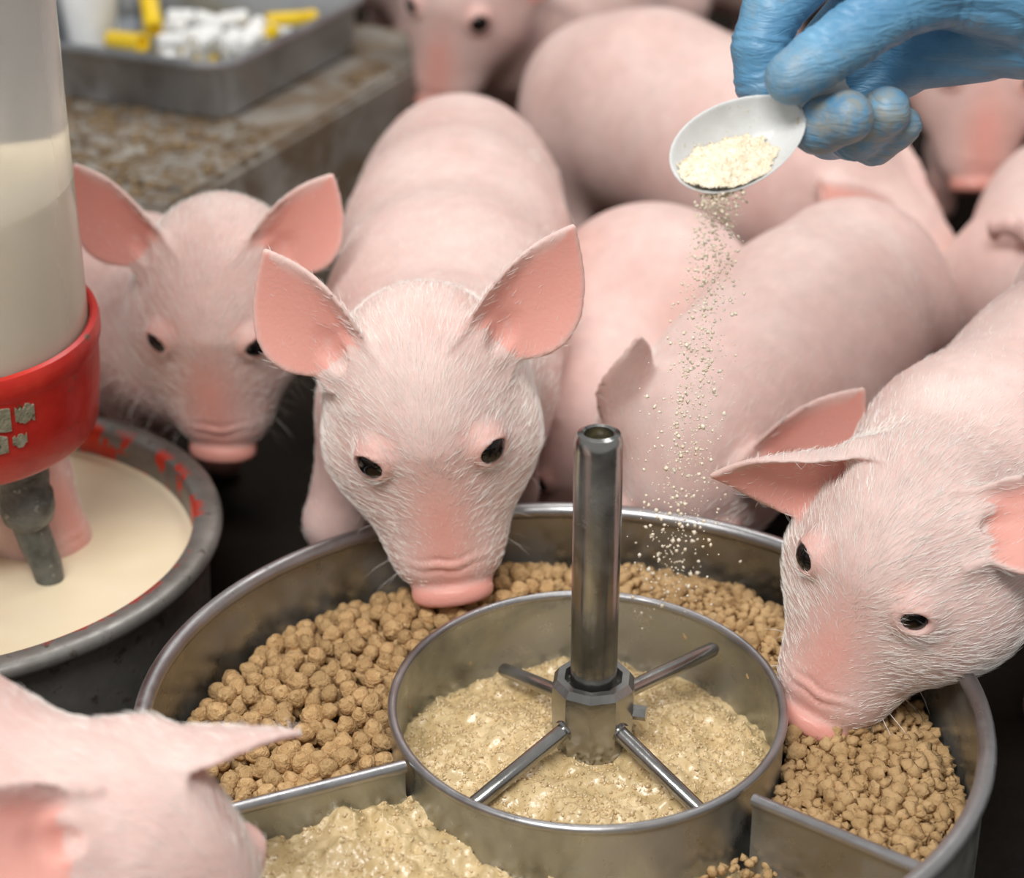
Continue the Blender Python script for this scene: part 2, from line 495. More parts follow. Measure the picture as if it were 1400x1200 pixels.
def build_pig(pig):
    f, P, hp, HR, hs = pig_sdf(pig)
    lo, hi = pig_bounds(pig)
    lo[2] = max(lo[2], -0.012)
    V, Q = polygonise(f, lo, hi, pig.get('vox', 0.003), pig.get('newton', 1))
    d = f(V)
    ear_in, canal, rr, qs, op = P['_aux']
    q = (V - hp) @ HR / hs
    C = np.zeros((len(V), 3), np.float32)
    # pink: snout, bridge, ear rims, round the eyes
    disc = np.clip((qs[:, 1] + 0.012) / 0.008, 0, 1) * (np.abs(q[:, 0]) < .05) * (rr < 1.6)
    bridge = np.exp(-(q[:, 0] / 0.021) ** 2) * np.clip((q[:, 1] - 0.043) / 0.035, 0, 1) * np.clip((q[:, 2] + 0.075) / 0.02, 0, 1)
    m = np.stack([np.abs(q[:, 0]), q[:, 1], q[:, 2]], 1)
    de = np.linalg.norm(m - EYE_L, axis=1)
    lid = np.clip((0.0185 - de) / 0.006, 0, 1)
    de2 = np.linalg.norm(m - (EYE_L + np.array([-0.009, -0.004, 0.010])), axis=1)
    brow = np.clip((0.013 - de2) / 0.008, 0, 1) * 0.35
    C[:, 0] = np.clip(np.maximum.reduce([0.95 * disc, 0.75 * bridge, 0.45 * lid, brow, 0.85 * ear_in]), 0, 1)
    # hooves
    for leg in pig.get('legs', ()):
        e = np.asarray(leg[-1][0]); C[:, 0] = np.maximum(C[:, 0], 0.4 * np.clip((0.05 - np.linalg.norm(V - e, axis=1)) / 0.03, 0, 1))
    C[:, 2] = np.maximum(C[:, 2], 0.45 * np.clip((0.016 - V[:, 2]) / 0.004, 0, 1))
    base = np.array([V[:, 0].mean(), V[:, 1].mean(), 0.0], np.float32)
    me = mesh_np('piglet', V - base, Q)
    color_attr(me, C)
    o = link('piglet', me, SKIN, loc=tuple(float(x) for x in base))
    tag(o, pig['label'], 'piglet', pig.get('group'))
    # eyes
    if pig.get('eyes', True):
        for side in (-1, 1):
            c = EYE_L * np.array([side, 1, 1])
            nrm = EYE_N * np.array([side, 1, 1])
            bm = bmesh.new(); bmesh.ops.create_uvsphere(bm, u_segments=20, v_segments=12, radius=0.0127 * hs)
            eo = link('eye', mesh_bm('eye', bm), EYE, o)
            eo.location = tuple(float(x) for x in (hp + HR @ (c * hs).astype(np.float32) - base))
    # hair
    nh = pig.get('hair', 0)
    if nh:
        N = vert_normals(V, Q)
        fa = np.linalg.norm(np.cross(V[Q[:, 2]] - V[Q[:, 0]], V[Q[:, 3]] - V[Q[:, 1]]), axis=1)
        fc = V[Q].mean(1)
        qh = q[Q].mean(1)
        bare = C[Q].mean(1)
        muz = np.clip((qh[:, 1] - 0.062) / 0.03, 0, 1)
        inhead = np.clip(1.0 - (np.linalg.norm(qh - np.array([0, 0.02, -0.02]), axis=1) - 0.085) / 0.06, 0.0, 1)
        wgt = fa * (0.10 + 0.9 * inhead) * np.clip(1.15 - 1.2 * bare[:, 0] - bare[:, 1] - 2 * bare[:, 2], 0.02, 1) * (np.linalg.norm(np.stack([np.abs(qh[:, 0]), qh[:, 1], qh[:, 2]], 1) - EYE_L, axis=1) > 0.0125)
        fi = rng.choice(len(Q), nh, p=wgt / wgt.sum())
        ab = rng.random((nh, 2))[:, :, None]
        v = V[Q[fi]]
        root = (v[:, 0] * (1 - ab[:, 0]) + v[:, 1] * ab[:, 0]) * (1 - ab[:, 1]) + (v[:, 3] * (1 - ab[:, 0]) + v[:, 2] * ab[:, 0]) * ab[:, 1]
        nn = N[Q[fi, 0]]
        qr = (root - hp) @ HR / hs
        side = np.sign(qr[:, 0:1]) * np.clip(np.abs(qr[:, 0:1]) / 0.03, 0, 1)
        fl = np.concatenate([0.45 * side, -np.ones((nh, 1)), -0.15 * np.ones((nh, 1))], 1)
        fl = fl @ HR.T
        fl = fl + 0.17 * rng.normal(size=(nh, 3))
        fl = fl - nn * (fl * nn).sum(1, keepdims=True)
        fl /= np.maximum(np.linalg.norm(fl, axis=1, keepdims=True), 1e-6)
        dr = fl * 0.95 + nn * (0.20 + 0.12 * rng.random((nh, 1)))
        ln = (0.0055 + 0.0050 * rng.random(nh)) * (0.65 + 0.5 * inhead[fi]) * np.where(bare[fi, 0] > 0.3, 0.6, 1) * (1 - 0.5 * muz[fi])
        hm = hair_mesh('bristles', root - base, dr, ln, pig.get('hair_w', 0.00010), -0.12 * nn)
        ho = link('bristles', hm, HAIR, o); ho['kind'] = 'stuff'
        # whiskers round the mouth
        nw = 70
        sel = rng.choice(len(Q), nw, p=(lambda w: w / w.sum())(fa * (np.abs(qh[:, 1] - 0.07) < 0.03) * (qh[:, 2] < -0.052) * (qh[:, 2] > -0.10) + 1e-12))
        root = V[Q[sel, 0]]; nn = N[Q[sel, 0]]
        dr = nn + 0.5 * rng.normal(size=(nw, 3)) * 0.5 - np.array([0, 0, 0.25])
        dr /= np.linalg.norm(dr, axis=1, keepdims=True)
        wm = hair_mesh('whiskers', root - base, dr, 0.012 + 0.014 * rng.random(nw), 0.00016, np.tile([[0, 0, -0.12]], (nw, 1)))
        wo = link('whiskers', wm, HAIR, o); wo['kind'] = 'stuff'
    return o

# ------------------------------------------------------------------ numpy noise for displaced surfaces
def vnoise(P, seed=0):
    P = np.asarray(P, float); i = np.floor(P).astype(np.int64); f = P - i
    f = f * f * (3 - 2 * f)
    def hsh(a):
        n = (a[:, 0] * 374761393 + a[:, 1] * 668265263 + a[:, 2] * 2147483647 + seed * 1274126177) & 0xFFFFFFFF
        n = ((n ^ (n >> 13)) * 1274126177) & 0xFFFFFFFF
        return ((n ^ (n >> 16)) & 0xFFFF) / 65535.0
    r = 0
    for dx in (0, 1):
        for dy in (0, 1):
            for dz in (0, 1):
                w = (f[:, 0] if dx else 1 - f[:, 0]) * (f[:, 1] if dy else 1 - f[:, 1]) * (f[:, 2] if dz else 1 - f[:, 2])
                r = r + w * hsh(i + [dx, dy, dz])
    return r - 0.5

def fbm(P, octs=3, seed=0):
    return sum(vnoise(np.asarray(P) * 2 ** o, seed + o) / 2 ** o for o in range(octs))

# ------------------------------------------------------------------ materials of the place
def make_steel(name, base=(0.45, 0.465, 0.455), rough=(0.22, 0.5), stain=(0.20, 0.165, 0.11), amount=0.45, metal=0.95):
    m, nt, bs = new_mat(name)
    n1 = noise(nt, 9, 6, 0.6, dist=0.6); n2 = noise(nt, 70, 5, 0.65)
    c = ramp(nt, n1, [(0.3, tuple(0.55 * x for x in base)), (0.7, tuple(1.25 * x for x in base))])
    st = ramp(nt, n1, [(0.50, 0.0), (0.62, amount)])
    sp = ramp(nt, n2, [(0.62, 0.0), (0.72, amount)])
    mx = mix(nt, 1.0, st, sp, 'LIGHTEN')
    c = mix(nt, mx, c, stain)
    nt.links.new(c, bs.inputs['Base Color'])
    r = ramp(nt, n2, [(0.3, rough[0]), (0.75, rough[1])]); nt.links.new(r, bs.inputs['Roughness'])
    mt = node(nt, 'ShaderNodeMapRange', ins={'From Min': 0.0, 'From Max': 1.0, 'To Min': metal, 'To Max': 0.25})
    nt.links.new(mx, mt.inputs[0]); nt.links.new(mt.outputs[0], bs.inputs['Metallic'])
    bump(nt, bs, n2, 0.25, 0.0008)
    return m

STEEL = make_steel('stained_steel')
STEEL_RIM = make_steel('worn_steel_rim', (0.47, 0.47, 0.48), (0.25, 0.5), (0.13, 0.12, 0.11), 0.6)
STEEL_POST = make_steel('polished_steel', (0.42, 0.42, 0.405), (0.14, 0.3), (0.14, 0.12, 0.09), 0.3)

def make_floor():
    m, nt, bs = new_mat('wet_dark_floor')
    n1 = noise(nt, 5, 6, 0.6); n2 = noise(nt, 60, 4)
    c = ramp(nt, n1, [(0.35, (0.010, 0.0085, 0.007)), (0.75, (0.030, 0.022, 0.015))])
    sp = ramp(nt, n2, [(0.68, 0.0), (0.74, 1.0)])
    c = mix(nt, sp, c, (0.045, 0.035, 0.022))
    nt.links.new(c, bs.inputs['Base Color']); bs.inputs['Roughness'].default_value = 0.6
    bs.inputs['Specular IOR Level'].default_value = 0.08
    bump(nt, bs, n2, 0.5, 0.004)
    return m

def make_concrete():
    m, nt, bs = new_mat('dirty_concrete')
    n1 = noise(nt, 8, 6, 0.65); n2 = noise(nt, 55, 5)
    c = ramp(nt, n1, [(0.32, (0.17, 0.15, 0.125)), (0.70, (0.34, 0.315, 0.275))])
    d = ramp(nt, noise(nt, 12, 5, 0.6, dist=1.0), [(0.46, 0.0), (0.6, 0.85)])
    c = mix(nt, d, c, (0.15, 0.10, 0.055))
    nt.links.new(c, bs.inputs['Base Color']); bs.inputs['Roughness'].default_value = 0.85
    bump(nt, bs, n2, 0.6, 0.003)
    return m

def make_speckled(name, a, b, scale, rough, spots=None, spot_scale=200, bmp=0.4, spec=0.4, coat=0.0):
    m, nt, bs = new_mat(name)
    n1 = noise(nt, scale, 5, 0.6)
    c = ramp(nt, n1, [(0.3, a), (0.7, b)])
    if spots:
        s = ramp(nt, noise(nt, spot_scale, 3), [(0.64, 0.0), (0.70, 1.0)]); c = mix(nt, s, c, spots)
    nt.links.new(c, bs.inputs['Base Color']); bs.inputs['Roughness'].default_value = rough
    bs.inputs['Specular IOR Level'].default_value = spec
    bs.inputs['Coat Weight'].default_value = coat
    if coat: bs.inputs['Coat Roughness'].default_value = 0.12
    bump(nt, bs, noise(nt, spot_scale, 4), bmp, 0.0015)
    return m

FLOOR = make_floor()
CONCRETE = make_concrete()
DIRT = make_speckled('dried_dung', (0.10, 0.065, 0.035), (0.26, 0.18, 0.10), 60, 0.9, None, 220)
MASH = make_speckled('wet_mash', (0.56, 0.41, 0.19), (0.78, 0.61, 0.35), 45, 0.26, (0.36, 0.22, 0.08), 300, 0.5, 0.6, 0.4)
FLAKE = make_speckled('mash_flake', (0.52, 0.36, 0.17), (0.76, 0.60, 0.36), 90, 0.25, None, 300, 0.3, 0.6, 0.5)
PELLET = make_speckled('feed_pellet', (0.42, 0.265, 0.12), (0.62, 0.42, 0.215), 70, 0.8, (0.32, 0.19, 0.08), 420, 0.8, 0.25)
POWDER = make_speckled('cream_powder', (0.88, 0.76, 0.56), (0.95, 0.88, 0.74), 150, 0.8, None, 500, 0.3)
MILK = make_speckled('milk', (0.78, 0.66, 0.44), (0.84, 0.74, 0.55), 12, 0.28, None, 30, 0.1, 0.5)
RED = make_speckled('red_plastic', (0.42, 0.012, 0.010), (0.62, 0.035, 0.022), 30, 0.32, (0.14, 0.06, 0.03), 90, 0.3, 0.5)
PATCH = make_speckled('grey_green_residue', (0.16, 0.15, 0.09), (0.34, 0.33, 0.24), 160, 0.7, (0.06, 0.06, 0.03), 300, 0.8)

# ------------------------------------------------------------------ floor
bm = bmesh.new()
bmesh.ops.create_grid(bm, x_segments=2, y_segments=2, size=3.2)
fl = link('floor', mesh_bm('floor', bm), FLOOR, loc=(0, 2.2, 0)); fl['kind'] = 'structure'

bm = bmesh.new()
bmesh.ops.create_cube(bm, size=1.0)
for v in bm.verts: v.co = Vector((v.co.x * 6.4, v.co.y * 0.1, v.co.z * 2.6))
wl = link('wall_back', mesh_bm('wall_back', bm, False), CONCRETE, loc=(0, 5.45, 1.3)); wl['kind'] = 'structure'

# ------------------------------------------------------------------ concrete ledge behind the piglets
LA = np.array([-0.297, 1.493, 0.0]); LE = norm([0.412, 0.911, 0]); LN = np.array([-LE[1], LE[0], 0.0])
def ledge_pt(a, b, z): return LA + LE * a + LN * b + np.array([0, 0, z])
def ledge_block(name, a0, a1, b0, b1, z0, z1, parent, mat):
    bm = bmesh.new()
    vs = []
    for z in (z0, z1):
        for a, b in ((a0, b0), (a1, b0), (a1, b1), (a0, b1)):
            vs.append(bm.verts.new(ledge_pt(a, b, z) - LA))
    for f in ((0, 1, 2, 3), (4, 5, 6, 7), (0, 1, 5, 4), (1, 2, 6, 5), (2, 3, 7, 6), (3, 0, 4, 7)):
        bm.faces.new([vs[i] for i in f])
    bmesh.ops.recalc_face_normals(bm, faces=bm.faces)
    bmesh.ops.bevel(bm, geom=bm.edges[:], offset=0.005, segments=2, affect='EDGES')
    return link(name, mesh_bm(name, bm, True, 40), mat, parent)
ledge = empty('concrete_ledge', LA)
tag(ledge, 'long grey concrete ledge caked with brown dirt, carrying the metal tray', 'ledge')
ledge_block("block", 0.046, 0.083, 0.0, 0.42, 0, 0.17, ledge, CONCRETE)
ledge_block('block', 0.088, 0.60, 0.0, 0.42, 0, 0.17, ledge, CONCRETE)

# dirt caked on the ledge: one crusty sheet of clods
def clod_mesh(name, centres, sizes, sub=1, jitter=0.45, flat=0.5):
    b0 = bmesh.new(); bmesh.ops.create_icosphere(b0, subdivisions=sub, radius=1.0)
    bv = np.array([v.co for v in b0.verts]); bf = np.array([[v.index for v in f.verts] for f in b0.faces]); b0.free()
    n = len(centres)
    V = np.repeat(bv[None], n, 0) * (1 + jitter * (rng.random((n, len(bv), 1)) - 0.5) * 2)
    V *= np.array([1, 1, flat])
    ang = rng.random(n) * 6.28; c, s = np.cos(ang), np.sin(ang)
    x = V[:, :, 0] * c[:, None] - V[:, :, 1] * s[:, None]; y = V[:, :, 0] * s[:, None] + V[:, :, 1] * c[:, None]
    V = np.stack([x, y, V[:, :, 2]], 2) * np.asarray(sizes)[:, None, None] + np.asarray(centres)[:, None, :]
    F = (bf[None] + (np.arange(n) * len(bv))[:, None, None]).reshape(-1, 3)
    return mesh_np(name, V.reshape(-1, 3), F)
cs, ss = [], []
for k in range(2600):
    a, b = 0.05 + rng.random() * 0.50, rng.random() * 0.36
    g = vnoise(np.array([[a * 9, b * 9, 0.3]]), 4)[0] + (0.22 if a < 0.26 and 0.02 < b < 0.3 else -0.12)
    if g < 0.02: continue
    s = 0.0015 + 0.006 * rng.random() ** 3
    if not (s < a and s < b): continue
    cs.append(ledge_pt(a, b, 0.17 + 0.1 * s) - LA); ss.append(s)
do = link('caked_dirt', clod_mesh('caked_dirt', cs, ss), DIRT, None, loc=tuple(LA))
tag(do, 'crumbly brown dried dirt lying on the concrete ledge', 'dirt', kind='stuff')

# ------------------------------------------------------------------ round steel feeder
TC = np.array([0.0266, 0.895]); TRX, TRY = 0.2235, 0.2140       # outer wall
RC = np.array([0.0415, 0.924]); RRX, RRY = 0.1075, 0.1130       # inner ring
ZF = 0.045
feeder = empty('round_feeder', (TC[0], TC[1], 0))
tag(feeder, 'round stainless steel piglet feeder with central ring, dividers and upright post', 'feeder')

def ell_lathe(profile, rx, ry, seg=128, close=True):
    """profile of (offset from the wall radius, z)"""
    bm = bmesh.new(); rings = []
    for dr, z in profile:
        rings.append([bm.verts.new(((rx + dr) * math.cos(2 * math.pi * i / seg), (ry + dr) * math.sin(2 * math.pi * i / seg), z)) for i in range(seg)])
    pr = list(zip(rings[:-1], rings[1:]))
    if close: pr.append((rings[-1], rings[0]))
    for a, b in pr:
        for i in range(seg):
            j = (i + 1) % seg; bm.faces.new((a[i], a[j], b[j], b[i]))
    return bm

def roll(cz, r, n=10, cx=0.0):
    return [(cx + r * math.cos(t), cz + r * math.sin(t)) for t in [math.pi * 2 * k / n for k in range(n)]]

link('outer_wall', mesh_bm('outer_wall', ell_lathe([(-0.001, 0.0), (0.001, 0.0), (0.001, 0.126), (-0.001, 0.126)], TRX, TRY), True, 40), STEEL, feeder)
link('outer_rim', mesh_bm('outer_rim', ell_lathe(roll(0.1275, 0.0050, 12), TRX, TRY), True), STEEL_RIM, feeder)
bm = bmesh.new()
vs = [bm.verts.new((TRX * math.cos(2 * math.pi * i / 96), TRY * math.sin(2 * math.pi * i / 96), ZF)) for i in range(96)]
bm.faces.new(vs); vs2 = [bm.verts.new((v.co.x, v.co.y, ZF - 0.003)) for v in vs]; bm.faces.new(vs2[::-1])
for i in range(96): bm.faces.new((vs[i], vs2[i], vs2[(i + 1) % 96], vs[(i + 1) % 96]))
link('pan_floor', mesh_bm('pan_floor', bm, True, 40), STEEL, feeder)
ro = (RC[0] - TC[0], RC[1] - TC[1], 0)
r1 = link('inner_ring', mesh_bm('inner_ring', ell_lathe([(-0.001, ZF), (0.001, ZF), (0.001, 0.109), (-0.001, 0.109)], RRX, RRY), True, 40), STEEL, feeder, ro)
link('ring_rim', mesh_bm('ring_rim', ell_lathe(roll(0.1095, 0.0027, 10), RRX, RRY), True), STEEL_RIM, r1)

def divider(p0, p1, z0t, z1t):
    d = np.array(p1) - np.array(p0); nrm = norm([-d[1], d[0]]) * 0.0011
    bm = bmesh.new()
    q = []
    for s in (-1, 1):
        for p, zt in ((p0, z0t), (p1, z1t)):
            q.append((bm.verts.new((p[0] + s * nrm[0] - TC[0], p[1] + s * nrm[1] - TC[1], ZF)), bm.verts.new((p[0] + s * nrm[0] - TC[0], p[1] + s * nrm[1] - TC[1], zt))))
    (a, A), (b, B), (c, C_), (d_, D) = q
    for f in ((a, b, B, A), (c, d_, D, C_), (A, B, D, C_), (a, A, C_, c), (b, B, D, d_), (a, b, d_, c)): bm.faces.new(f)
    o = link('divider', mesh_bm('divider', bm, False), STEEL, feeder)
    t = tube_bm([(p0[0] - TC[0], p0[1] - TC[1], z0t), (p1[0] - TC[0], p1[1] - TC[1], z1t)], 0.0036, 12)
    link('divider_rim', mesh_bm('divider_rim', t, True, 50), STEEL_RIM, o)
divider((-0.0570, 0.8690), (-0.1750, 0.8000), 0.106, 0.119)
divider((0.1250, 0.8400), (0.2040, 0.7630), 0.106, 0.119)

# post, hub, spokes
PX, PY = 0.0448, 0.924
pl = (PX - TC[0], PY - TC[1], 0)
link('post', mesh_bm('post', lathe([(0.0, 0.118), (0.0128, 0.118), (0.0130, 0.268), (0.0126, 0.272), (0.0112, 0.2755), (0.0088, 0.2765), (0.0076, 0.2755), (0.0072, 0.262), (0.0, 0.262)], 48), True, 45), STEEL_POST, feeder, pl)
OLD = make_speckled('dried_feed_plug', (0.10, 0.075, 0.02), (0.22, 0.17, 0.06), 200, 0.4)
link('post_plug', mesh_bm('post_plug', lathe([(0.0, 0.2700), (0.0074, 0.2690), (0.0072, 0.266), (0, 0.266)], 24), True), OLD, feeder, pl)
hub = link('hub', mesh_bm('hub', lathe([(0.0125, 0.119), (0.0150, 0.1215), (0.0165, 0.1265), (0.0205, 0.1265), (0.0232, 0.1225), (0.0236, 0.110), (0.0228, 0.092), (0.0205, 0.084), (0.018, 0.062), (0.0, 0.062)], 10), True, 25), STEEL_POST, feeder, pl)
hub.rotation_euler = (0, 0, 0.2)
def spoke(a, b, r0, r1):
    pts = [np.array(a) * (1 - t) + np.array(b) * t for t in (0, .5, .97, 1)]
    o = link('spoke', mesh_bm('spoke', tube_bm([(p[0] - TC[0], p[1] - TC[1], p[2]) for p in pts], [r0, (r0 + r1) / 2, r1, r1 * 0.6], 14), True, 50), STEEL_POST, feeder)
    n = norm(np.array(b) - np.array(a)); c = np.array(a) + n * 0.0215
    t = tube_bm([c - n * 0.002 - [TC[0], TC[1], 0], c + n * 0.002 - [TC[0], TC[1], 0]], r0 * 1.35, 14)
    link('weld', mesh_bm('weld', t, True, 50), STEEL_POST, o)
H0 = np.array([PX, PY, 0.106])
spoke(H0, (-0.0260, 0.8640, 0.079), 0.0046, 0.0046)
spoke(H0, (0.1060, 0.8560, 0.079), 0.0046, 0.0044)
spoke(H0, (0.1190, 0.9900, 0.102), 0.0046, 0.0044)
spoke(H0, (-0.0060, 0.9950, 0.084), 0.0046, 0.0042)
b_ = tube_bm([(PX + 0.021 - TC[0], PY - 0.006 - TC[1], 0.107), (PX + 0.029 - TC[0], PY - 0.008 - TC[1], 0.107)], 0.0042, 6)
link('set_screw', mesh_bm('set_screw', b_, True, 30), STEEL_POST, feeder)

# ------------------------------------------------------------------ wet mash
def mash_mesh(name, inside, lo, hi, step, zf):
    xs = np.arange(lo[0], hi[0], step); ys = np.arange(lo[1], hi[1], step)
    X, Y = np.meshgrid(xs, ys, indexing='ij'); P = np.stack([X.ravel(), Y.ravel()], 1)
    m = inside(P).reshape(X.shape)
    Z = zf(P).reshape(X.shape)
    idx = np.full(X.shape, -1); idx[m] = np.arange(m.sum())
    V = np.stack([X[m], Y[m], Z[m]], 1)
    q = np.stack([idx[:-1, :-1], idx[1:, :-1], idx[1:, 1:], idx[:-1, 1:]], -1).reshape(-1, 4)
    return mesh_np(name, V, q[(q >= 0).all(1)])

def n3(P, s, seed, z=0.0): return fbm(np.concatenate([P * s, np.full((len(P), 1), z)], 1), 3, seed)
def ring_r(P): return np.sqrt(((P[:, 0] - RC[0]) / RRX) ** 2 + ((P[:, 1] - RC[1]) / RRY) ** 2)
def trough_r(P): return np.sqrt(((P[:, 0] - TC[0]) / TRX) ** 2 + ((P[:, 1] - TC[1]) / TRY) ** 2)
def mash_z(P):
    r = ring_r(P)
    a = n3(P, 60, 3) ; b = n3(P, 170, 9)
    ridge = np.abs(n3(P, 38, 21))
    return 0.068 + 0.018 * np.clip(1 - r, 0, 1) ** 0.7 + 0.009 * a + 0.003 * b - 0.004 * ridge - 0.006 * np.clip((P[:, 1] - 0.96) / 0.06, 0, 1)
mo = link('wet_mash', mash_mesh('wet_mash', lambda P: ring_r(P) < 1.008, RC - 0.118, RC + 0.118, 0.0013, mash_z), MASH)
tag(mo, 'wet oat porridge mash filling the central ring of the feeder', 'mash', kind='stuff')

def flakes(name, inside, lo, hi, n, zf, s0, s1, lift=0.3):
    P = np.stack([lo[0] + rng.random(n) * (hi[0] - lo[0]), lo[1] + rng.random(n) * (hi[1] - lo[1])], 1)
    P = P[inside(P)]; z = zf(P); s = s0 + (s1 - s0) * rng.random(len(P)) ** 2
    b0 = bmesh.new(); bmesh.ops.create_icosphere(b0, subdivisions=1, radius=1.0)
    bv = np.array([v.co for v in b0.verts]); bf = np.array([[v.index for v in f.verts] for f in b0.faces]); b0.free()
    n = len(P)
    R = rng.normal(size=(n, 4)); R /= np.linalg.norm(R, axis=1, keepdims=True)
    w, x, y, zq = R.T
    M = np.stack([1 - 2 * (y * y + zq * zq), 2 * (x * y - zq * w), 2 * (x * zq + y * w), 2 * (x * y + zq * w), 1 - 2 * (x * x + zq * zq), 2 * (y * zq - x * w), 2 * (x * zq - y * w), 2 * (y * zq + x * w), 1 - 2 * (x * x + y * y)], 1).reshape(n, 3, 3)
    V = bv[None] * (np.array([1.0, 0.62, 0.4]) * (0.7 + 0.6 * rng.random((n, 1, 3))))
    V = np.einsum('nij,nkj->nki', M, V) * s[:, None, None]
    V += np.stack([P[:, 0], P[:, 1], z + lift * s], 1)[:, None, :]
    F = (bf[None] + (np.arange(n) * len(bv))[:, None, None]).reshape(-1, 3)
    return mesh_np(name, V.reshape(-1, 3), F)
fo = link('mash_flakes', flakes('mash_flakes', lambda P: ring_r(P) < 0.965, RC - 0.11, RC + 0.11, 6000, mash_z, 0.0009, 0.0024, 0.05), FLAKE)
tag(fo, 'soaked oat flakes lying on the mash in the central ring', 'oat flakes', kind='stuff')

# front compartment: mash heaped towards its left end, dry crumble at the right
def side_of(P, a, b): return (b[0] - a[0]) * (P[:, 1] - a[1]) - (b[1] - a[1]) * (P[:, 0] - a[0])
DL = ((-0.0570, 0.8690), (-0.1750, 0.8000)); DR = ((0.1250, 0.8400), (0.2040, 0.7630))
def in_front(P):
    return (trough_r(P) < 1.002) & (ring_r(P) > 0.995) & (side_of(P, *DL) > -0.0001) & (side_of(P, *DR) < 0.0001) & (P[:, 1] < 0.90)
def front_z(P):
    return 0.072 + 0.016 * np.clip((0.02 - P[:, 0]) / 0.10, -0.8, 1) + 0.012 * n3(P, 45, 33) + 0.006 * n3(P, 160, 35)
mf = link('wet_mash', mash_mesh('wet_mash_front', in_front, (-0.19, 0.66), (0.23, 0.89), 0.0016, front_z), MASH)
tag(mf, 'wet porridge mash heaped in the front compartment between two dividers', 'mash', kind='stuff')
ff = link('mash_flakes', flakes('mash_flakes_front', in_front, (-0.19, 0.66), (0.10, 0.89), 4000, front_z, 0.0009, 0.0024, 0.05), FLAKE)
tag(ff, 'soaked oat flakes lying on the mash of the front compartment', 'oat flakes', kind='stuff')

# ------------------------------------------------------------------ feed pellets
def make_pellet_one():
    m, nt, bs = new_mat('whole_feed_pellet')
    c = ramp(nt, noise(nt, 0.9, 4), [(0.3, (0.50, 0.315, 0.145)), (0.7, (0.68, 0.465, 0.24))])
    c = mix(nt, ramp(nt, noise(nt, 2.6, 3), [(0.60, 0.0), (0.68, 0.8)]), c, (0.32, 0.185, 0.075))
    oi = node(nt, 'ShaderNodeObjectInfo')
    v = ramp(nt, oi.outputs['Random'], [(0.0, (0.80, 0.78, 0.74)), (1.0, (1.08, 1.04, 1.0))])
    c = mix(nt, 1.0, c, v, 'MULTIPLY')
    nt.links.new(c, bs.inputs['Base Color']); bs.inputs['Roughness'].default_value = 0.8
    bs.inputs['Specular IOR Level'].default_value = 0.25
    bump(nt, bs, noise(nt, 2.6, 4), 0.4, 0.22)
    return m
PELLET_ONE = make_pellet_one()
def pellet_mesh(name, seed, sub, rough):
    b = bmesh.new(); bmesh.ops.create_icosphere(b, subdivisions=sub, radius=1.0)
    v = np.array([x.co for x in b.verts])
    r0 = np.random.default_rng(seed)
    sc = 0.86 + 0.10 * fbm(v * 2.6 + seed * 7.7, 3, seed)
    for _ in range(int(r0.integers(3, 7))):
        n_ = norm(r0.normal(size=3)); sc = np.maximum(sc, (0.92 + 0.2 * r0.random()) * np.exp(-((np.arccos(np.clip(v @ n_, -1, 1)) / 0.75) ** 4)) )
    sc = sc + 0.05 * fbm(v * 5 + seed, 2, seed + 5)
    st = np.array([1.0, 0.86 + 0.2 * random.random(), 0.80 + 0.15 * random.random()])
    for x, s in zip(b.verts, sc): x.co = Vector(np.array(x.co) * s * st)
    me = mesh_bm(name, b); me.materials.append(PELLET_ONE)
    return me

def in_left(P):   # left and rear-left part with whole pellets
    ang = np.degrees(np.arctan2(P[:, 1] - RC[1], P[:, 0] - RC[0]))
    return (trough_r(P) < 0.955) & (ring_r(P) > 1.055) & (side_of(P, *DL) < -0.005) & ((ang > 98) | (ang < -100))
def in_rear(P):   # rear and right part with crumbled pellets
    ang = np.degrees(np.arctan2(P[:, 1] - RC[1], P[:, 0] - RC[0]))
    return (trough_r(P) < 0.968) & (ring_r(P) > 1.04) & (side_of(P, *DR) > 0.003) & (ang <= 98) & (ang > -80)
def feed_z(P):
    ang = np.degrees(np.arctan2(P[:, 1] - RC[1], P[:, 0] - RC[0]))
    base = np.interp(ang, [-180, -170, -60, -30, 0, 35, 70, 100, 140, 180], [.086, .084, .082, .084, .088, .097, .102, .099, .094, .087])
    r = np.clip((trough_r(P) - 0.5) / 0.5, 0, 1)
    return base - 0.012 * np.clip((r - 0.72) / 0.28, 0, 1) + 0.006 * n3(P, 28, 51)

def poisson(inside, lo, hi, d, tries=30000):
    cell = {}; out = []
    C_ = np.stack([lo[0] + rng.random(tries) * (hi[0] - lo[0]), lo[1] + rng.random(tries) * (hi[1] - lo[1])], 1)
    C_ = C_[inside(C_)]
    for p in C_:
        k = (int(p[0] // d), int(p[1] // d)); ok = True
        for i in (-1, 0, 1):
            for j in (-1, 0, 1):
                for q in cell.get((k[0] + i, k[1] + j), ()):
                    if (q[0] - p[0]) ** 2 + (q[1] - p[1]) ** 2 < d * d: ok = False
        if ok: cell.setdefault(k, []).append(p); out.append(p)
    return np.array(out)

PM = [pellet_mesh('feed_pellet', 11 + k, 3, 0.55) for k in range(12)]
LO, HI = (-0.20, 0.68), (0.26, 1.12)
top = poisson(in_left, LO, HI, 0.0090)
rng.shuffle(top)
